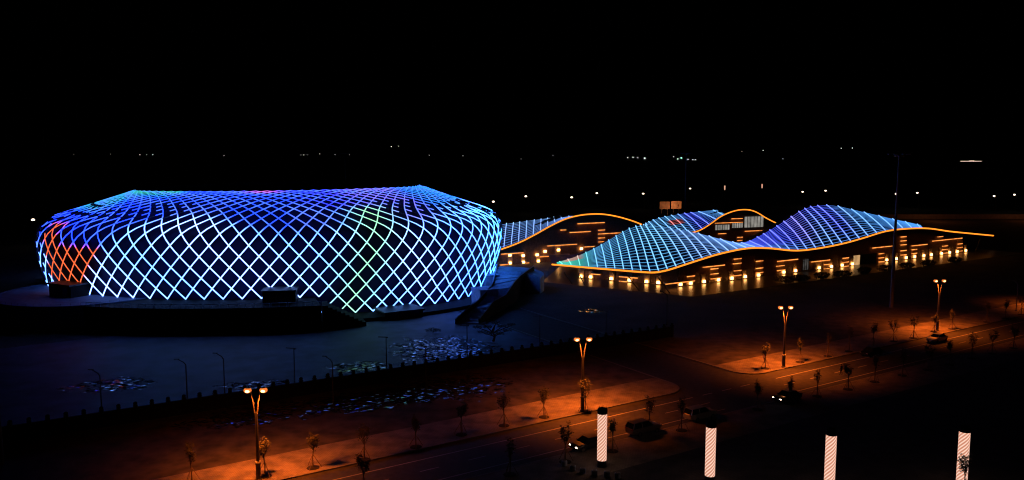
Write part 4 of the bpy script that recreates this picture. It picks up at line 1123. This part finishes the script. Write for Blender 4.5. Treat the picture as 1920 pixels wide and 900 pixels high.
person(G(1577, 703, .02), PI/2+.6, 'person in dark clothes standing on the road by its far white line', (.03, .03, .035), (.02, .02, .025), .12)
person(G(1747, 676, .02), -PI/2, 'person in dark clothes standing at the near edge of the road below the white sedan', (.03, .03, .035), (.02, .02, .025), .10)

# ------------------------------------------------------------------ background
def facing_box(b, p, sz, mi=0): b.box(p, sz, 0, mi)
# billboards
Yb = 400
for x0, x1, y0, y1, lab, c in ((1237, 1256, 378, 392, 'darker left billboard lit orange behind the rear pavilion', (.20, .11, .07)), (1258.5, 1277.5, 377, 391.5, 'brighter right billboard lit orange with a small dark emblem', (.42, .25, .15))):
    a = at(x0, y0, Yb); c2 = at(x1, y1, Yb); mid = (a+c2)/2
    t = empty('billboard', (mid.x, Yb, 0)); tag(t, lab, 'billboard', 'billboards behind the pavilions')
    b = MB(); b.box((0, 0, (a.z+c2.z)/2), (c2.x-a.x, .25, a.z-c2.z)); b.build('panel', mat('poster', c, .7, 0, .5, .7), t)
    b = MB()
    for s in (-1, 1): b.tube([(s*1.4, .4, 0), (s*1.4, .4, c2.z+1)], .12, 6)
    b.build('post', M_darkpole, t)
    if x0 > 1250:
        b = MB(); b.ball((1.0, -.14, (a.z+c2.z)/2-.2), .55, 8, 0, (.6, .08, 1.3)); b.box((.6, -.15, c2.z+.8), (.9, .04, .3)); b.build('emblem', mat('emblem_red', (.12, .03, .02), .7), t)
L = D.lights.new('billboard_light', 'SPOT'); L.energy = 9000; L.color = (1, .42, .16); L.spot_size = math.radians(70); L.spot_blend = 1
lo = D.objects.new('billboard_light', L); col.objects.link(lo); q = at(1257, 385, Yb); lo.location = (q.x, Yb-14, q.z-4); lo.rotation_euler = (math.radians(115), 0, 0)

# far lamp row
fl = empty('far_street_lamp'); b = MB(); b.tube([(0, 0, 0), (0, 0, 10)], [.14, .08], 6); b.tube([(0, 0, 9.9), (-.9, 0, 10.1)], .06, 5); b.build('pole', M_darkpole, fl)
b = MB(); b.ball((-1.1, 0, 10.05), .52, 10, 0, (1.25, .9, .75)); b.build('lamp_head', M_far, fl, smooth=True)
far = [(62, 412), (925, 378), (986, 368), (1072, 370), (1119, 362), (1206, 363), (1294, 353.5), (1505, 359.5), (1548, 357.5), (1680, 363.5), (1720, 361.5), (1864, 367.5), (1902, 365)]
for i, (x, y) in enumerate(far):
    q = G(x, y, 10.05); o = fl if i == 0 else dup(fl, (0, 0, 0)); o.location = (q.x+1.1, q.y, 0)
    if q.y > 400: 
        s = .8+.1*math.sin(i*2.3)
    tag(o, 'small lit street lamp far behind the buildings, %s from the left' % words[i], 'street lamp', 'lit street lamps on the far road')
fl2 = empty('lit_banner_pole'); b = MB(); b.tube([(0, 0, 0), (0, 0, 12)], .09, 6); b.build('pole', M_darkpole, fl2); b = MB(); b.box((0, -.05, 13.0), (.55, .4, 2.6), 0, 0, 1.3); b.build('lamp_head', emit('banner_glow', (1, .5, .32), .8), fl2)
for i, (x, y, lab) in enumerate(((1359, 349, 'fainter slim lit pole lamp left of the brighter one'), (1429, 346, 'slim lit pole lamp above the rear pavilion gable'))):
    q = G(x, y, 14.0); o = fl2 if i == 0 else dup(fl2, (0, 0, 0)); o.location = (q.x, q.y, 0); tag(o, lab, 'lamp post')
# far embankment with faintly lit wall
b = MB(); b.box((0, 0, 1.2), (330, .5, 2.4)); o = b.build('embankment_wall', M_conc); o.location = (300, 420, 0); tag(o, 'long low wall of the far road, faintly lit red at the right', 'wall')
for x in (215, 265, 320):
    L = D.lights.new('far_light', 'POINT'); L.energy = 700; L.color = (1, .25, .06); L.shadow_soft_size = .3
    lo = D.objects.new('far_light', L); col.objects.link(lo); lo.location = (x, 405, 9)
# horizon hills and distant buildings with lit windows
b = MB(); n = 120; R = random.Random(4)
hs = [(-7500+15000*i/n) for i in range(n+1)]
hh = [18+60*max(0, math.sin(i*.11+.6))*abs(math.sin(i*.037+1))+R.uniform(0, 9) for i in range(n+1)]
b.grid([[(x, 6200, 0) for x in hs], [(x, 6800, h) for x, h in zip(hs, hh)], [(x, 7600, 0) for x in hs]]); struct(b.build('hills', M_ground))
lights = [(138, 289.5, .3), (207, 289, .3), (262, 290, .9), (275, 290, .35), (286.5, 290, .9), (420, 291.5, .9), (564, 290.5, .4), (569.5, 290.5, .9), (576, 290.5, .3), (599.5, 288.5, .7), (628, 290, .5), (655, 290, .5), (733.5, 275, 1.1), (747, 274, .7), (805, 291.5, .5), (868, 292, .6), (977, 298, .3), (1037, 291.5, .6),
 (1177, 295.5, 1.2), (1187, 295, 1.3), (1195.5, 295.5, 1.0), (1209, 296.5, 2.0), (1263, 293.5, 1.1), (1271, 298, 1.4), (1277.5, 296, 2.0), (1290, 299, 1.3), (1299, 299.5, 1.3), (1304, 299.5, 1.2), (1391, 284, .5), (1431, 282, 1.0), (1468, 297.5, .5), (1536, 303.5, .5), (1577.5, 278, 1.0), (1598.5, 277.5, 1.1), (1589, 305, .3), (1698, 307.5, .5)]
protoB = None
for i, (x, y, s) in enumerate(lights):
    Yd = 3400; q = at(x, y, Yd); t = empty('distant_building', (q.x, Yd, 0)); h = max(q.z+4, 8)
    wd = 14 if q.z < 30 else 8
    b = MB(); b.box((0, 9, h/2), (wd, 16, h)); b.box((0, 9, h+.6), (wd+1, 17, 1.2)); b.build('wall', M_black, t)
    b = MB(); k = .9+s*1.25; b.box((0, .9, q.z), (k*1.35, .4, k)); b.build('lit_window', emit('town_light', (1, .92, .82) if i != 24 else (.45, 1, .85), .5+1.5*s), t)
    tag(t, 'distant building with one lit spot on the horizon, %s from the left' % ORD(i), 'building', 'distant buildings on the horizon')
Yd = 3000; q = at(1821, 303.5, Yd); t = empty('distant_hall', (q.x, Yd, 0)); tag(t, 'distant flat building with a long bright strip of light at the right horizon', 'building')
b = MB(); b.box((0, 12, q.z/2+2), (96, 20, q.z+4)); b.build('wall', M_black, t)
b = MB(); b.box((-24, 1.3, q.z), (32, .6, 6.5)); b.box((26, 1.3, q.z), (28, .6, 6.5)); b.box((2, 1.2, q.z+.8), (19, .8, 8.5)); b.build('lit_strip', emit('hall_light', (1, .78, .5), 1.3, .3, .1), t)
